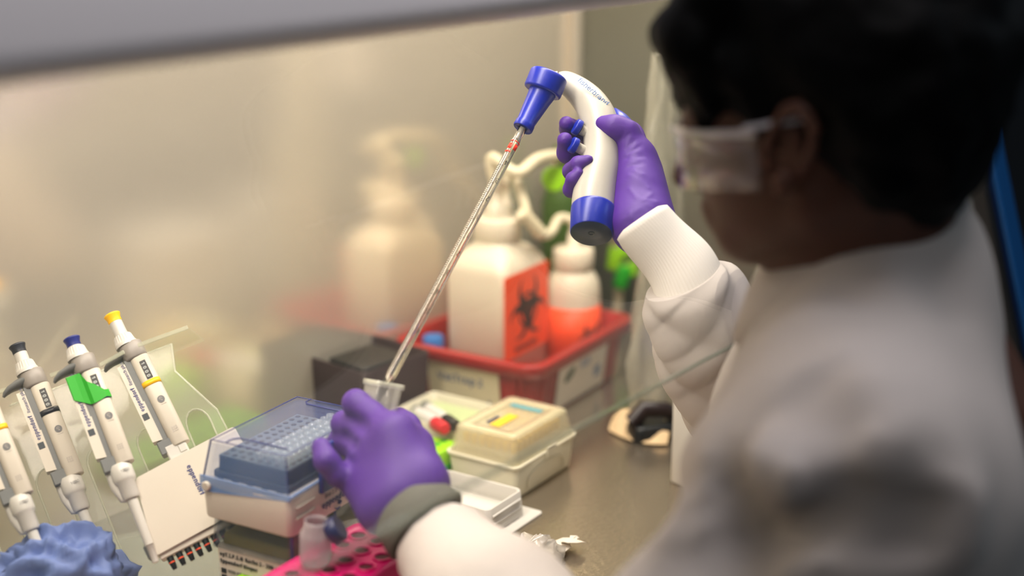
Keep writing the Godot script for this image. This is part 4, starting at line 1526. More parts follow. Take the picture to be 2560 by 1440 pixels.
	box(st, Transform3D(Basis(), Vector3(0, 0.0519, 0)), Vector3(0.1035, 0.0006, 0.0685))
	put("rack_top", st, M.slate_top, o)
	st = S()
	for i in 12:
		for j in 8:
			lathe(st, Transform3D(Basis(), Vector3(-0.0473 + i * 0.0086, 0.0522, -0.0301 + j * 0.0086)), [[0.0024, 0.0], [0.0024, 0.00025]], 10)
	put("rack_hole", st, M.black, o).set_meta("kind", "stuff")
	st = S()      # latch on the long side
	rbox(st, Transform3D(Basis(), Vector3(-0.011, 0.0245, 0.0462)), 0.030, 0.005, 0.026, 0.005, 0.040, 0.0018, 0.0012)
	put("latch", st, mat(Color(0.04, 0.18, 0.55), 0.25), o, "dark blue latch")
	# tips still in the rack: the rows on the near side
	var tip0: MeshInstance3D
	for i in 12:
		for j in range(4, 8):
			var p := X * Vector3(-0.0473 + i * 0.0086, 0.0524, -0.0301 + j * 0.0086)
			if tip0 == null:
				st = S()
				lathe(st, Transform3D(), [[0.0024, 0.0], [0.0029, 0.004], [0.0033, 0.0078], [0.0033, 0.0082], [0.0027, 0.0082], [0.0023, 0.002]], 10, 1.0, false, false)
				tip0 = put("pipette_tip", st, M.tip)
				tag(tip0, "clear pipette tip standing in the dark rack under the blue lid", "pipette tip", "clear tips in the upper tip box")
				tip0.transform = Transform3D(X.basis, p)
			else:
				var c := tip0.duplicate()
				c.name = numbered("pipette_tip")
				add_child(c, true)
				c.position = p
				tip0 = c
			tip0.set_meta("label", "clear pipette tip in the blue-lidded box, %s, %s from the hinged end" % [["fourth row", "third row", "second row", "front row"][j - 4], ["first", "second", "third", "fourth", "fifth", "sixth", "seventh", "eighth", "ninth", "tenth", "eleventh", "twelfth"][i]])
	# ---- cream box with translucent lid and yellow tips
	var Y := corner_box(on(1292, 1258, 0.0), 57.0, 0.116, 0.086)
	o = thing("tip_box", "cream tip box with a frosted lid showing yellow tips, before the red bin", "tip box", Y)
	st = S()
	rbox(st, I, 0.108, 0.078, 0.114, 0.084, 0.036, 0.006)
	put("base", st, M.box_cream, o)
	st = S()
	loft(st, [rring(I, 0.034, 0.118, 0.088, 0.007), rring(I, 0.0375, 0.1185, 0.0885, 0.007), rring(I, 0.0375, 0.112, 0.082, 0.006), rring(I, 0.034, 0.112, 0.082, 0.006)], true, true, true)
	put("rim", st, M.box_cream, o)
	st = S()
	tray(st, Transform3D(Basis(Vector3.RIGHT, PI), Vector3(0, 0.063, 0)), 0.104, 0.074, 0.114, 0.084, 0.0262, 0.008, 0.0018, 0.0018)
	put("lid", st, M.frosted_cream, o, "frosted cream lid")
	st = S()
	loft(st, [rring(I, 0.0628, 0.100, 0.070, 0.007), rring(I, 0.0652, 0.098, 0.068, 0.007), rring(I, 0.0652, 0.076, 0.046, 0.004), rring(I, 0.0628, 0.074, 0.044, 0.004)], true, true, true)
	put("lid_frame", st, M.frosted_cream, o)
	st = S()
	rbox(st, Transform3D(Basis(), Vector3(0, 0.036, 0)), 0.098, 0.070, 0.096, 0.068, 0.009, 0.003)
	put("rack", st, M.frosted_cream, o)
	st = S()
	for i in 9:
		for j in 7:
			if (i < 4 and j > 1) or i + j > 6 or (i * 3 + j * 5) % 5 == 0:
				lathe(st, Transform3D(Basis(), Vector3(-0.041 + i * 0.0102, 0.044, -0.029 + j * 0.0096)), [[0.0022, 0], [0.0034, 0.004], [0.0036, 0.010]], 8)
	put("yellow_tip", st, M.tip_yellow, o).set_meta("kind", "stuff")
	st = S()
	box(st, Transform3D(Basis(), Vector3(-0.012, 0.0636, -0.002)), Vector3(0.036, 0.0006, 0.012))
	put("yellow_sticker", st, M.tip_yellow, o)
	st = S()
	box(st, Transform3D(Basis(), Vector3(0.030, 0.0636, -0.002)), Vector3(0.008, 0.0006, 0.038))
	put("blue_sticker", st, mat(Color(0.35, 0.62, 0.66), 0.6), o)
	st = S()
	box(st, Transform3D(Basis(), Vector3(-0.016, 0.0636, -0.013)), Vector3(0.020, 0.0006, 0.004))
	put("navy_sticker", st, mat(Color(0.10, 0.12, 0.30), 0.6), o)
	st = S()
	box(st, Transform3D(Basis(), Vector3(0.004, 0.036, 0.0448)), Vector3(0.018, 0.012, 0.002), 0.0006)
	put("clasp", st, M.box_cream, o)
	st = S()
	tube(st, curve([Vector3(-0.034, 0.006, 0.0408), Vector3(-0.030, 0.020, 0.0415), Vector3(0.0, 0.0255, 0.0418), Vector3(0.030, 0.020, 0.0415), Vector3(0.034, 0.006, 0.0408)], 17), [0.0009], 8)
	put("moulded_arch", st, M.box_cream, o)
	# ---- open cream box on its left, with the markers across it
	var Z := corner_box(on(1130, 1166, 0.0), 57.0, 0.085, 0.086)
	o = thing("open_tip_box", "open pale cream box behind the purple glove with two markers across it", "box", Z)
	st = S()
	tray(st, I, 0.078, 0.078, 0.085, 0.086, 0.042, 0.006, 0.002, 0.024)
	put("body", st, M.box_cream, o)
	st = S()
	rbox(st, Transform3D(Basis(), Vector3(0, 0.024, 0)), 0.070, 0.070, 0.072, 0.072, 0.010, 0.003)
	put("insert", st, mat(Color(0.72, 0.78, 0.58), 0.5), o, "pale green insert")
	for k in 2:
		var a: Vector3 = [on(968, 985, 0.009), on(988, 970, 0.009)][k]
		var e: Vector3 = [on(1113, 1073, 0.050), on(1140, 1066, 0.050)][k]
		var d := (e - a).normalized()
		o = thing("marker", ["white marker with a red cap lying across the cream box", "white marker with a black cap lying across the cream box"][k], "marker", frame(a, d, Vector3.UP), "markers on the cream box")
		var len := (e - a).length()
		st = S()
		lathe(st, I, [[0.0055, 0], [0.0065, 0.001], [0.0068, 0.004], [0.0068, len - 0.03], [0.0055, len - 0.03]], 20)
		put("barrel", st, M.white, o)
		st = S()
		lathe(st, I, [[0.0070, 0.060], [0.0070, len - 0.100]], 20, 0.999, false, false)
		put("sleeve_print", st, mat(Color(0.40, 0.42, 0.40), 0.5), o)
		st = S()
		lathe(st, I, [[0.0072, len - 0.034], [0.0074, len - 0.030], [0.0068, len - 0.004], [0.0050, len]], 20)
		put("cap", st, [mat(Color(0.80, 0.07, 0.14), 0.4), M.black][k], o, ["red cap", "black cap"][k])

# ------------------------------------------------ things in front on the worktop
func crumple(st: SurfaceTool, X: Transform3D, r: Vector3, sd: int, amp: float, freq: float, nu := 40, nv := 22, flat_base := true) -> void:
	var n := FastNoiseLite.new()
	n.noise_type = FastNoiseLite.TYPE_SIMPLEX_SMOOTH
	n.fractal_type = FastNoiseLite.FRACTAL_RIDGED
	n.seed = sd
	n.frequency = freq
	n.fractal_octaves = 2
	var rings := []
	for i in nv:
		var v := lerpf(0.02, PI - 0.02, float(i) / (nv - 1))
		var p := PackedVector3Array()
		for j in nu:
			var u := TAU * j / nu
			var d := Vector3(sin(v) * cos(u), cos(v), sin(v) * sin(u))
			var q := d * r * (1.0 + amp * n.get_noise_3dv(d * 10.0) * 1.6)
			if flat_base:
				q.y = maxf(q.y, -r.y * 0.55)
			p.append(X * (q + Vector3(0, r.y * 0.55 if flat_base else 0.0, 0)))
		rings.append(p)
	loft(st, rings, true, true, false, 0)

func front_things() -> void:
	var I := Transform3D()
	# white moulded tray
	var X := corner_box(on(1246, 1360, 0.0), 57.0, 0.080, 0.110)
	var o := thing("tray", "small white open tray with a flat foot flange, before the cream tip box", "tray", X)
	var st := S()
	rbox(st, I, 0.080, 0.110, 0.080, 0.110, 0.0022, 0.004, 0.0006)
	put("flange", st, M.white, o)
	st = S()
	tray(st, Transform3D(Basis(), Vector3(-0.006, 0.0022, -0.004)), 0.064, 0.094, 0.060, 0.090, 0.026, 0.006, 0.0022, 0.008)
	for k in 2:
		tube(st, [Vector3(-0.030, 0.012 + k * 0.008, 0.0425 - k * 0.0005), Vector3(0.018, 0.012 + k * 0.008, 0.0425 - k * 0.0005)], [0.0012], 8)
	put("body", st, M.white, o)
	# curled paper strip
	st = S()
	var rings := []
	var side := Vector3.ZERO
	var pp := [on(1318, 1420, 0.002), on(1368, 1388, 0.006), on(1412, 1358, 0.005), on(1432, 1349, 0.012), on(1450, 1352, 0.008)]
	var cv := curve(pp, 20)
	for i in 20:
		var t: Vector3 = cv[mini(i + 1, 19)] - cv[maxi(i - 1, 0)]
		side = t.cross(Vector3.UP).normalized() * (0.0115 - 0.004 * i / 19.0)
		var p: Vector3 = cv[i]
		rings.append(PackedVector3Array([p - side, p + side, p + side + Vector3(0, 0.0006, 0), p - side + Vector3(0, 0.0006, 0)]))
	loft(st, rings, true, true, false, -1)
	tag(put("paper_strip", st, M.paper), "curled white paper strip on the steel worktop by the picture's lower edge", "paper")
	st = S()
	crumple(st, yawed(on(1318, 1424, 0.0), 30), Vector3(0.026, 0.016, 0.014), 5, 0.5, 0.13, 18, 12)
	tag(put("plastic_scrap", st, clear(Color(0.9, 0.88, 0.85), 0.35, 0.15)), "crumpled clear plastic scrap beside the paper strip", "plastic scrap")
	st = S()
	box(st, yawed(on(1040, 1415, 0.0008), 40), Vector3(0.07, 0.0012, 0.10))
	tag(put("paper_sheet", st, M.paper), "white paper sheet lying right of the pink rack", "paper")
	# pink rack: tapered walls with oval holes, a pierced top
	var h := 0.086
	var R := corner_box(on(900, 1300, h) - Vector3(0, h, 0), 57.0, 0.0, 0.0)
	R.origin = R * Vector3(-0.100, 0, 0.034)
	o = thing("tube_rack", "magenta plastic tube rack with oval holes, at the lower edge of the picture", "rack", R)
	st = S()
	var wl := 0.21
	var ww := 0.072
	loft(st, [rring(I, 0.0, wl, ww + 0.016, 0.012), rring(I, h - 0.004, wl - 0.008, ww, 0.010), rring(I, h, wl - 0.013, ww - 0.005, 0.010), rring(I, h - 0.003, wl - 0.018, ww - 0.010, 0.008), rring(I, h - 0.003, wl - 0.06, ww - 0.03, 0.003)], true, true)
	put("body", st, M.magenta, o)
	for i in 9:
		for j in 3:
			st = S()
			var c := Vector3(-0.080 + i * 0.020, h - 0.0032, -0.020 + j * 0.020)
			loft(st, [circle(Transform3D(Basis(), c), 0.0, 0.0078, 0.0078, 20), circle(Transform3D(Basis(), c), 0.0018, 0.0074, 0.0074, 20), circle(Transform3D(Basis(), c), 0.0018, 0.0060, 0.0060, 20), circle(Transform3D(Basis(), c), 0.0, 0.0056, 0.0056, 20)], false, false, true)
			put("hole_collar", st, M.magenta, o)
			st = S()
			lathe(st, Transform3D(Basis(), c), [[0.0057, 0.0001], [0.0057, 0.0004]], 16)
			put("hole", st, mat(Color(0.30, 0.0, 0.10), 0.6), o)
	st = S()
	for k in 3:
		for r in 3:
			var y := 0.016 + r * 0.024
			var zz := -0.024 + k * 0.024
			lathe(st, Transform3D(Basis(Vector3.BACK, -PI * 0.5) , Vector3(wl * 0.5 - 0.0003 - y * 0.045, y, zz)), [[0.0042, -0.0004], [0.0042, 0.0006]], 14, 0.6)
	put("end_opening", st, mat(Color(0.80, 0.62, 0.55), 0.6), o).set_meta("kind", "stuff")
	# microtube with blue cap
	var a := at(792, 1400, 1.03)
	var T := frame(R * Vector3(-0.055, h - 0.0005, -0.008), Vector3(0.06, 1, 0.02), Vector3.BACK)
	T.origin = at(788, 1418, 1.0)
	T.origin.y = TOP + h - 0.001
	T.origin = at(788, 1408, (TOP + h - 1.5) / ((at(788, 1408, 1.0).y - 1.5)))
	o = thing("tube", "frosted plastic tube with an open dark blue cap standing on the pink rack", "tube", T)
	st = S()
	lathe(st, I, [[0.0065, -0.0], [0.0118, 0.001], [0.0125, 0.004], [0.0128, 0.024], [0.0122, 0.027], [0.0092, 0.033], [0.0092, 0.037], [0.0086, 0.037], [0.0086, 0.033], [0.0115, 0.026], [0.0118, 0.005]], 28, 1.0, true, false)
	put("tube_body", st, M.frosted, o)
	st = S()
	var C := Transform3D(Basis(Vector3.BACK, -0.9), Vector3(0.011, 0.026, 0.0))
	lathe(st, C, [[0.0096, 0], [0.0105, 0.001], [0.0105, 0.009], [0.0095, 0.010]], 28)
	put("cap", st, mat(Color(0.07, 0.10, 0.32), 0.35), o, "dark blue cap")
	# lime rack pieces
	var lime := [[1086, 1196, 0.05, 0.034, 0.036, "bright lime green tube rack beside the cream box, right of the purple glove"], [900, 1330, 0.09, 0.05, 0.052, "bright lime green rack mostly hidden behind the pink rack"]]
	for k in 2:
		var q = lime[k]
		var Q := yawed(on(q[0], q[1], 0.0), 57)
		if k == 1:
			Q.origin = R * Vector3(0.055, 0, -0.075)
		o = thing("lime_rack", q[5], "rack", Q)
		st = S()
		rbox(st, I, q[2], q[3], q[2] * 0.96, q[3] * 0.96, q[4], 0.006)
		put("body", st, M.lime, o)
		for i in 4:
			st = S()
			lathe(st, Transform3D(Basis(), Vector3((i - 1.5) * q[2] * 0.22, q[4] - 0.0002, 0)), [[0.0038, 0], [0.0038, 0.0006]], 14)
			put("hole", st, M.tape_green, o)
		st = S()
		box(st, Transform3D(Basis(), Vector3(0, q[4] * 0.45, q[3] * 0.5)), Vector3(q[2] * 0.55, 0.006, 0.002), 0.0006)
		put("side_slot", st, M.tape_green, o)
	# crumpled blue nitrile glove or cloth at the lower left
	st = S()
	crumple(st, yawed(on(170, 1548, 0.0), 20), Vector3(0.050, 0.046, 0.032), 8, 0.24, 0.12, 72, 40)
	tag(put("blue_cloth", st, bumpy(mat(Color(0.40, 0.48, 0.70), 0.6), 0.06, 20.0, 3.0, 0.4)), "crumpled blue cloth under the pipette shafts at the lower left corner", "cloth")
	st = S()
	crumple(st, yawed(on(0, 1560, 0.0), 50), Vector3(0.05, 0.034, 0.03), 18, 0.24, 0.12, 64, 34)
	tag(put("blue_cloth", st, bumpy(mat(Color(0.13, 0.18, 0.36), 0.6), 0.06, 20.0, 3.0, 0.4)), "darker crumpled blue cloth in the very corner, left of the lighter one", "cloth")

# ------------------------------------------------ the red bin with the two waste bottles
func biohazard(st: SurfaceTool, X: Transform3D, r: float) -> void:
	for k in 3:
		var a := PI * 0.5 + TAU * k / 3.0
		var d := Vector2(cos(a), sin(a))
		var rings := []
		for i in 25:
			var t := lerpf(-2.55, 2.55, i / 24.0)
			var e := Vector2(cos(a + PI + t), sin(a + PI + t))
			var p := d * 0.62 + e * 0.60
			var q := d * 0.80 + e * 0.455
			if absf(t) > 2.5:
				q = p.lerp(q, 0.1)
			var P := X * (Vector3(p.x, p.y, 0) * r)
			var Q := X * (Vector3(q.x, q.y, 0) * r)
			var up := X.basis.z * 0.0003
			rings.append(PackedVector3Array([P, Q, Q + up, P + up]))
		loft(st, rings, true, true, false, -1)
	var ring := []
	for i in 36:
		var t := TAU * i / 36
		var e := Vector3(cos(t), sin(t), 0)
		ring.append(PackedVector3Array([X * (e * r * 0.50), X * (e * r * 0.60), X * (e * r * 0.60) + X.basis.z * 0.0003, X * (e * r * 0.50) + X.basis.z * 0.0003]))
	loft(st, ring, false, false, true, -1)

func vacuum_trap() -> void:
	var I := Transform3D()
	var h := 0.076
	var B := corner_box(on(1345, 926, h) - Vector3(0, h, 0), 58.5, 0.245, 0.205)
	var o := thing("bin", "shallow red plastic bin with two white label cards, holding the waste bottles", "bin", B)
	var st := S()
	tray(st, I, 0.205, 0.165, 0.225, 0.185, h - 0.002, 0.022, 0.003, 0.005)
	put("shell", st, M.red, o)
	st = S()
	loft(st, [rring(I, h - 0.015, 0.243, 0.203, 0.026, 8), rring(I, h - 0.002, 0.245, 0.205, 0.027, 8), rring(I, h, 0.243, 0.203, 0.026, 8), rring(I, h, 0.222, 0.182, 0.020, 8), rring(I, h - 0.015, 0.222, 0.182, 0.020, 8)], false, false, true)
	put("rim", st, M.red, o, "thick rolled red rim")
	for k in 6:
		st = S()
		var x: float = [-0.088, -0.080, -0.072, 0.072, 0.080, 0.088][k]
		hexa(st, [Vector3(x - 0.002, 0.002, 0.080), Vector3(x + 0.002, 0.002, 0.080), Vector3(x + 0.002, 0.002, 0.086), Vector3(x - 0.002, 0.002, 0.086), Vector3(x - 0.002, h - 0.014, 0.088), Vector3(x + 0.002, h - 0.014, 0.088), Vector3(x + 0.002, h - 0.014, 0.095), Vector3(x - 0.002, h - 0.014, 0.095)])
		put("corner_rib", st, M.red, o)
	for k in 4:
		st = S()
		var z: float = [0.066, 0.074, -0.066, -0.074][k]
		hexa(st, [Vector3(-0.100, 0.002, z - 0.002), Vector3(-0.100, 0.002, z + 0.002), Vector3(-0.106, 0.002, z + 0.002), Vector3(-0.106, 0.002, z - 0.002), Vector3(-0.108, h - 0.014, z - 0.002), Vector3(-0.108, h - 0.014, z + 0.002), Vector3(-0.115, h - 0.014, z + 0.002), Vector3(-0.115, h - 0.014, z - 0.002)])
		put("corner_rib", st, M.red, o)
	var tilt := atan(0.010 / h)
	var C := Transform3D(Basis(Vector3.UP, -PI * 0.5) * Basis(Vector3.RIGHT, tilt), Vector3(-0.1095, 0.030, -0.004))
	var c := Node3D.new()
	place(c, "label_card", o, "cream card with the bin's name in blue")
	st = S()
	box(st, C, Vector3(0.098, 0.058, 0.001), 0.0003)
	put("card", st, M.card, c)
	write("VacTrap 2", 0.0135, C.translated_local(Vector3(-0.004, 0.012, 0.0007)), mat(Color(0.12, 0.28, 0.50), 0.6), c, "card_lettering", true)
	st = S()
	tube(st, [C * Vector3(0.028, -0.026, 0.0007), C * Vector3(0.034, -0.010, 0.0007), C * Vector3(0.041, -0.026, 0.0007), C * Vector3(0.029, -0.026, 0.0007)], [0.0022], 6)
	put("blue_mark", st, mat(Color(0.13, 0.24, 0.45), 0.6), c)
	C = Transform3D(Basis(Vector3.RIGHT, -tilt), Vector3(0.002, 0.031, 0.0895)).rotated_local(Vector3.UP, 0.0)
	C.basis = Basis(Vector3.RIGHT, tilt)
	c = Node3D.new()
	place(c, "label_card", o, "white card with a green leaf mark")
	st = S()
	box(st, C, Vector3(0.118, 0.056, 0.001), 0.0003)
	put("card", st, M.card_white, c)
	st = S()
	loft(st, [circle(C.translated_local(Vector3(-0.032, 0.010, 0.0004)) * Transform3D(Basis(Vector3.RIGHT, PI * 0.5) * Basis(Vector3.UP, 0.5), Vector3.ZERO), 0, 0.013, 0.006, 16), circle(C.translated_local(Vector3(-0.032, 0.010, 0.0008)) * Transform3D(Basis(Vector3.RIGHT, PI * 0.5) * Basis(Vector3.UP, 0.5), Vector3.ZERO), 0, 0.013, 0.006, 16)])
	put("green_mark", st, mat(Color(0.06, 0.25, 0.14), 0.6), c)
	write("lab", 0.016, C.translated_local(Vector3(0.004, 0.016, 0.0007)), mat(Color(0.50, 0.58, 0.74), 0.6), c, "card_lettering", true)
	st = S()
	box(st, C.translated_local(Vector3(0.038, -0.005, 0.0006)), Vector3(0.014, 0.014, 0.0006))
	put("blue_mark", st, mat(Color(0.30, 0.44, 0.62), 0.6), c)
	# square bottle
	var Q := corner_box(on(1260, 1003, 0.0055), 58.5, 0.102, 0.082)
	var s := thing("waste_bottle", "square white plastic waste bottle with orange biohazard label, standing in the red bin", "bottle", Q, "waste bottles in the red bin")
	st = S()
	loft(st, [rring(I, 0, 0.094, 0.074, 0.009), rring(I, 0.003, 0.102, 0.082, 0.010), rring(I, 0.148, 0.102, 0.082, 0.010), rring(I, 0.158, 0.097, 0.078, 0.014), rring(I, 0.170, 0.080, 0.064, 0.024), rring(I, 0.177, 0.056, 0.052, 0.025), rring(I, 0.190, 0.048, 0.048, 0.0235)])
	put("bottle_body", st, M.hdpe, s)
	st = S()
	lathe(st, I, [[0.026, 0.180], [0.028, 0.182], [0.028, 0.205], [0.026, 0.208], [0.014, 0.209], [0.013, 0.222], [0.010, 0.224]], 32)
	put("cap", st, M.hdpe, s)
	st = S()
	for x in [-0.010, 0.012]:
		lathe(st, Transform3D(Basis(), Vector3(x, 0.208, 0.004)), [[0.0085, 0], [0.0085, 0.018], [0.0060, 0.019], [0.0060, 0.036], [0.0075, 0.037], [0.0050, 0.044]], 16)
	put("hose_fitting", st, M.hdpe, s)
	st = S()
	box(st, Transform3D(Basis(), Vector3(0.0, 0.098, 0.0413)), Vector3(0.100, 0.102, 0.0008))
	put("orange_label", st, M.orange, s, "orange biohazard label")
	st = S()
	biohazard(st, Transform3D(Basis(), Vector3(0.002, 0.100, 0.0418)), 0.036)
	put("biohazard_symbol", st, M.print_black, s)
	write("BIOHAZARD", 0.009, Transform3D(Basis(), Vector3(-0.002, 0.056, 0.0419)), M.print_black, s, "label_lettering", true)
	# round bottle
	var P := yawed(on(1430, 925, 0.0055), 58.5)
	s = thing("waste_bottle", "round white plastic waste bottle right of the square one in the red bin", "bottle", P, "waste bottles in the red bin")
	st = S()
	lathe(st, I, [[0.030, 0], [0.0335, 0.004], [0.0335, 0.104], [0.0315, 0.117], [0.026, 0.127], [0.022, 0.131], [0.021, 0.145]], 36)
	put("bottle_body", st, M.hdpe, s)
	st = S()
	lathe(st, I, [[0.024, 0.134], [0.025, 0.136], [0.025, 0.156], [0.023, 0.158], [0.008, 0.159], [0.007, 0.175], [0.005, 0.178]], 32)
	put("cap", st, M.hdpe, s)
	st = S()
	var rings := []
	for i in 25:
		var t := lerpf(-3.1, 3.1, i / 24.0)
		var d := Vector3(-sin(t - 0.9), 0, cos(t - 0.9))
		rings.append(PackedVector3Array([d * 0.0337 + Vector3(0, 0.022, 0), d * 0.0337 + Vector3(0, 0.088, 0), d * 0.0342 + Vector3(0, 0.088, 0), d * 0.0342 + Vector3(0, 0.022, 0)]))
	loft(st, rings)
	put("orange_label", st, M.orange, s)
	st = S()
	biohazard(st, frame(Vector3(-0.0115, 0.050, 0.0328), Vector3.UP, Vector3(-0.35, 0, 1)), 0.020)
	put("biohazard_symbol", st, M.print_black, s)
	# tubing between the bottles, with a lime filter disc
	var f0 := Q * Vector3(-0.010, 0.250, 0.004)
	var t := thing("tubing", "cream vacuum tubing arching over from the square bottle", "tubing")
	st = S()
	tube(st, curve([f0, f0 + Vector3(-0.004, 0.030, 0), at(1292, 432, 1.63), at(1345, 397, 1.66), at(1410, 388, 1.70), at(1470, 402, 1.74), at(1520, 470, 1.76)], 40), [0.0068], 14)
	put("hose", st, M.tubing, t)
	rebase(t, f0)
	t = thing("tubing", "short cream tubing loop hanging between the two bottle caps", "tubing")
	var f1 := Q * Vector3(0.012, 0.250, 0.004)
	var f2 := P * Vector3(0, 0.178, 0)
	st = S()
	tube(st, curve([f1, f1 + Vector3(0.012, 0.004, 0), at(1325, 555, 1.64), at(1352, 588, 1.66), at(1378, 580, 1.68), at(1400, 545, 1.70), f2 + Vector3(0, 0.012, 0), f2], 40), [0.0058], 14)
	for k in 5:
		var p := at(1308 + k * 10, 534 + k * 11, 1.632 + k * 0.003)
		lathe(st, frame(p, at(1350, 580, 1.65) - at(1310, 535, 1.63), Vector3.UP), [[0.0075, -0.0025], [0.0085, 0], [0.0075, 0.0025]], 14)
	put("hose", st, M.tubing, t)
	rebase(t, f1)
	var fd := thing("filter_disc", "round bright lime filter disc hanging under the arched tubing", "filter", frame(at(1387, 447, 1.70), Vector3.UP, Vector3(0.1, 0, 1)))
	st = S()
	lathe(st, Transform3D(Basis(Vector3.RIGHT, PI * 0.5), Vector3.ZERO), [[0.013, -0.005], [0.0155, -0.003], [0.0155, 0.003], [0.013, 0.005]], 32)
	put("disc", st, M.lime, fd)
	st = S()
	lathe(st, I, [[0.003, 0.014], [0.003, 0.030]], 12)
	put("nipple", st, M.tubing, fd)
	# light blue cap in the bin
	var bc := thing("blue_cap_tube", "tube with a light blue screw cap inside the red bin, left of the bottles", "tube", Transform3D(Basis(), B * Vector3(-0.075, 0.0055, -0.070)))
	st = S()
	lathe(st, I, [[0.009, 0], [0.011, 0.002], [0.011, 0.055]], 20)
	put("tube_body", st, M.frosted, bc)
	st = S()
	lathe(st, I, [[0.0125, 0.052], [0.0125, 0.066], [0.0115, 0.068]], 24)
	put("cap", st, mat(Color(0.20, 0.48, 0.78), 0.4), bc, "light blue screw cap")

# ------------------------------------------------ clutter along the back and the right end of the cabinet
func back_things() -> void:
	var I := Transform3D()
	# big clear bag standing at the end wall
	var st := S()
	var n := FastNoiseLite.new()
	n.noise_type = FastNoiseLite.TYPE_CELLULAR
	n.cellular_return_type = FastNoiseLite.RETURN_DISTANCE2_SUB
	n.frequency = 0.09
	n.seed = 21
	var bag := func(st: SurfaceTool, foot: Vector3, w: float, d: float, h: float, sd: int):
		n.seed = sd
		var rings := []
		for i in 22:
			var s := i / 21.0
			var k := lerpf(1.0, 0.42, pow(s, 2.6))
			var p := PackedVector3Array()
			for j in 44:
				var a := TAU * j / 44
				var q := Vector3(cos(a) * w * k, s * h, sin(a) * d * k)
				var e := 1.0 + 0.75 * n.get_noise_3d(cos(a) * 12.0, s * 22.0, sin(a) * 12.0)
				p.append(foot + Basis(Vector3.UP, deg_to_rad(60)) * Vector3(q.x * e, q.y + (0.0 if i == 0 else 0.008 * n.get_noise_2d(j * 3.0, i * 3.0)), q.z * e))
			rings.append(p)
		loft(st, rings)
	bag.call(st, cab(1.365, 0.0, 0.80), 0.10, 0.055, 0.42, 21)
	tag(put("plastic_bag", st, M.bag), "tall crumpled clear plastic bag standing behind the pipette controller", "plastic bag")
	st = S()
	bag.call(st, cab(1.43, 0.0, 0.70), 0.06, 0.04, 0.22, 33)
	tag(put("plastic_bag", st, M.bag), "lower clear plastic bag behind the raised sleeve, under the chin", "plastic bag")
	st = S()
	bag.call(st, on(1700, 985, 0.0), 0.045, 0.04, 0.10, 41)
	tag(put("plastic_bag", st, M.bag), "small slumped clear plastic bag right of the red bin", "plastic bag")
	# two white boxes added by the sash for their reflection in the steel
	for k in 2:
		var o := thing("added_white_box", ["white box added near the right end for its reflection, behind the worker's shoulder", "second white box added at the right end wall for its reflection"][k], "box", Transform3D(Basis(Vector3.UP, deg_to_rad(YAW + 6.0 * k)), cab([1.27, 1.52][k], 0, [0.63, 0.585][k])))
		st = S()
		rbox(st, I, 0.15 - 0.02 * k, 0.11, 0.15 - 0.02 * k, 0.11, 0.10, 0.008)
		put("body", st, M.white, o)
		st = S()
		rbox(st, Transform3D(Basis(), Vector3(0, 0.101, 0)), 0.154 - 0.02 * k, 0.114, 0.154 - 0.02 * k, 0.114, 0.026, 0.008)
		put("lid", st, M.white, o)
	# black tool, kraft paper and a white strip beside the sleeve
	var o := thing("black_clamp", "black instrument with a rounded handle lying right of the red bin", "instrument", yawed(on(1660, 1088, 0.0), 18))
	st = S()
	rbox(st, I, 0.085, 0.040, 0.078, 0.034, 0.018, 0.008)
	put("body", st, mat(Color(0.05, 0.08, 0.10), 0.4), o)
	st = S()
	tube(st, [Vector3(-0.040, 0.020, 0.0), Vector3(-0.025, 0.034, 0.0), Vector3(0.0, 0.032, 0.004), Vector3(0.016, 0.020, 0.006)], [0.009, 0.010, 0.009, 0.006], 14)
	put("handle", st, mat(Color(0.10, 0.055, 0.075), 0.4), o)
	st = S()
	tube(st, [Vector3(0.02, 0.019, 0.008), Vector3(0.045, 0.024, 0.004)], [0.005, 0.004], 10)
	put("knob", st, M.white, o)
	st = S()
	var rings := []
	for i in 10:
		var s := i / 9.0
		var p := on(lerpf(1528, 1672, s), lerpf(1062, 1100, s), 0.003)
		var w := 0.006 + 0.022 * sin(PI * minf(s * 0.75 + 0.15, 1.0))
		var d := Vector3(0.25, 0, -0.97) * w
		var up := Vector3(0, 0.006 + 0.010 * absf(sin(s * 9.0)), 0)
		rings.append(PackedVector3Array([p - d, p + d, p + d + up, p - d * 0.4 + up * 0.6]))
	loft(st, rings, true, true, false, -1)
	tag(put("wrapper", st, M.kraft), "torn beige paper wrapper left of the black instrument", "paper")
	st = S()
	rings = []
	for i in 9:
		var s := i / 8.0
		var p := on(lerpf(1738, 1722, s) + 5 * sin(s * 6.0), lerpf(1135, 1180, s), 0.030 * (1.0 - s) + 0.004)
		var w := 0.0105 + 0.003 * sin(s * 5.0)
		var d := Vector3(0.93, 0, 0.36) * w
		rings.append(PackedVector3Array([p - d, p + d, p + d + Vector3(0, 0.001, 0), p - d + Vector3(0, 0.001, 0)]))
	loft(st, rings, true, true, false, -1)
	tag(put("paper_slip", st, M.card_white), "narrow white paper slip leaning by the black instrument, next to the sleeve", "paper")
	st = S()
	crumple(st, yawed(on(1640, 900, 0.0), 10), Vector3(0.020, 0.026, 0.016), 3, 0.5, 0.12, 24, 14)
	tag(put("blue_film", st, clear(Color(0.16, 0.20, 0.50), 0.6, 0.2)), "small crumpled blue film between the bag and the raised sleeve", "film")
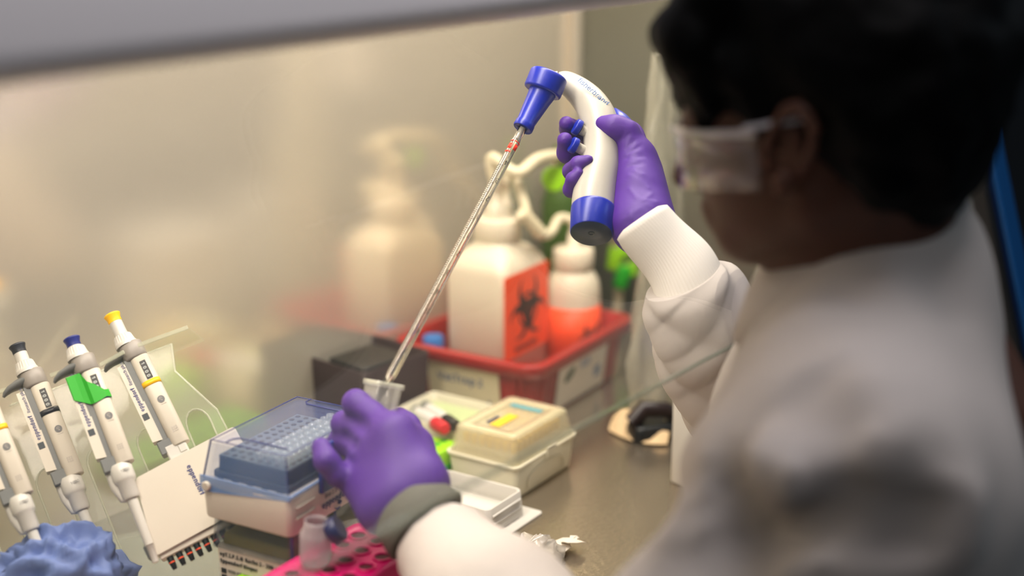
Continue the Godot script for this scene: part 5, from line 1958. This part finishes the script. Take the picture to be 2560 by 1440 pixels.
	# lime clips on the end wall side
	for k in 2:
		var p: Vector3 = [at(1538, 645, 1.835), at(1556, 692, 1.835)][k]
		o = thing("lime_clip", ["upper lime green hose clip right of the round bottle", "lower lime green hose clip, just over the bin's right rim"][k], "clip", frame(p, Vector3(0.2, 1, 0), Vector3.BACK))
		st = S()
		rbox(st, Transform3D(Basis(), Vector3(0, -0.016, 0)), 0.018, 0.014, 0.022, 0.014, 0.032, 0.006)
		put("jaw", st, M.tape_green if k else M.lime, o)
		st = S()
		tube(st, [Vector3(0, 0.014, 0), Vector3(0.012, 0.022, 0.002), Vector3(0.014, 0.006, 0.004)], [0.004], 10)
		put("lever", st, M.lime, o)
	var hose := thing("tubing", "pale hose standing behind the red bin, holding the lime clips", "tubing")
	st = S()
	tube(st, curve([cab(1.555, 0.0, 0.985), at(1545, 760, 1.85), at(1546, 660, 1.85), at(1530, 560, 1.81), at(1520, 470, 1.76)], 24), [0.006], 12)
	put("hose", st, M.tubing, hose)
	rebase(hose, cab(1.555, 0, 0.985))
	# lime rack by the back wall, seen blurred and mirrored in the steel
	o = thing("lime_rack", "long bright green rack by the steel back wall, behind the blue-lidded tip box", "rack", Transform3D(Basis(Vector3.UP, deg_to_rad(YAW)), on(665, 1205, 0.0)))
	st = S()
	rbox(st, I, 0.20, 0.07, 0.19, 0.064, 0.022, 0.006)
	put("body", st, mat(Color(0.36, 0.58, 0.12), 0.5), o)
	for i in 8:
		for j in 2:
			st = S()
			lathe(st, Transform3D(Basis(), Vector3(-0.077 + i * 0.022, 0.0218, -0.014 + j * 0.028)), [[0.0070, 0], [0.0070, 0.0008]], 14)
			put("hole", st, mat(Color(0.20, 0.40, 0.08), 0.6), o)
	o = thing("bottle_box", "dark maroon open box behind the pipette tip, left of the red bin", "box", Transform3D(Basis(Vector3.UP, deg_to_rad(YAW - 4)), on(926, 1060, 0.0)))
	st = S()
	tray(st, I, 0.10, 0.09, 0.105, 0.095, 0.085, 0.008, 0.003, 0.004)
	put("shell", st, mat(Color(0.13, 0.035, 0.055), 0.6), o)
	st = S()
	rbox(st, Transform3D(Basis(), Vector3(0, 0.004, 0)), 0.07, 0.06, 0.07, 0.06, 0.078, 0.006)
	put("insert", st, M.black, o)
	# green bottle behind the square one
	o = thing("green_bottle", "dull green bottle standing in the far corner behind the waste bottles", "bottle", yawed(cab(1.52, 0.0, 1.04), 0))
	st = S()
	lathe(st, I, [[0.026, 0], [0.029, 0.004], [0.029, 0.19], [0.022, 0.215], [0.012, 0.230], [0.012, 0.250]], 32)
	put("bottle_body", st, mat(Color(0.24, 0.36, 0.07), 0.5), o)
	st = S()
	lathe(st, I, [[0.0145, 0.240], [0.0145, 0.262], [0.013, 0.264]], 24)
	put("cap", st, mat(Color(0.30, 0.38, 0.10), 0.5), o)
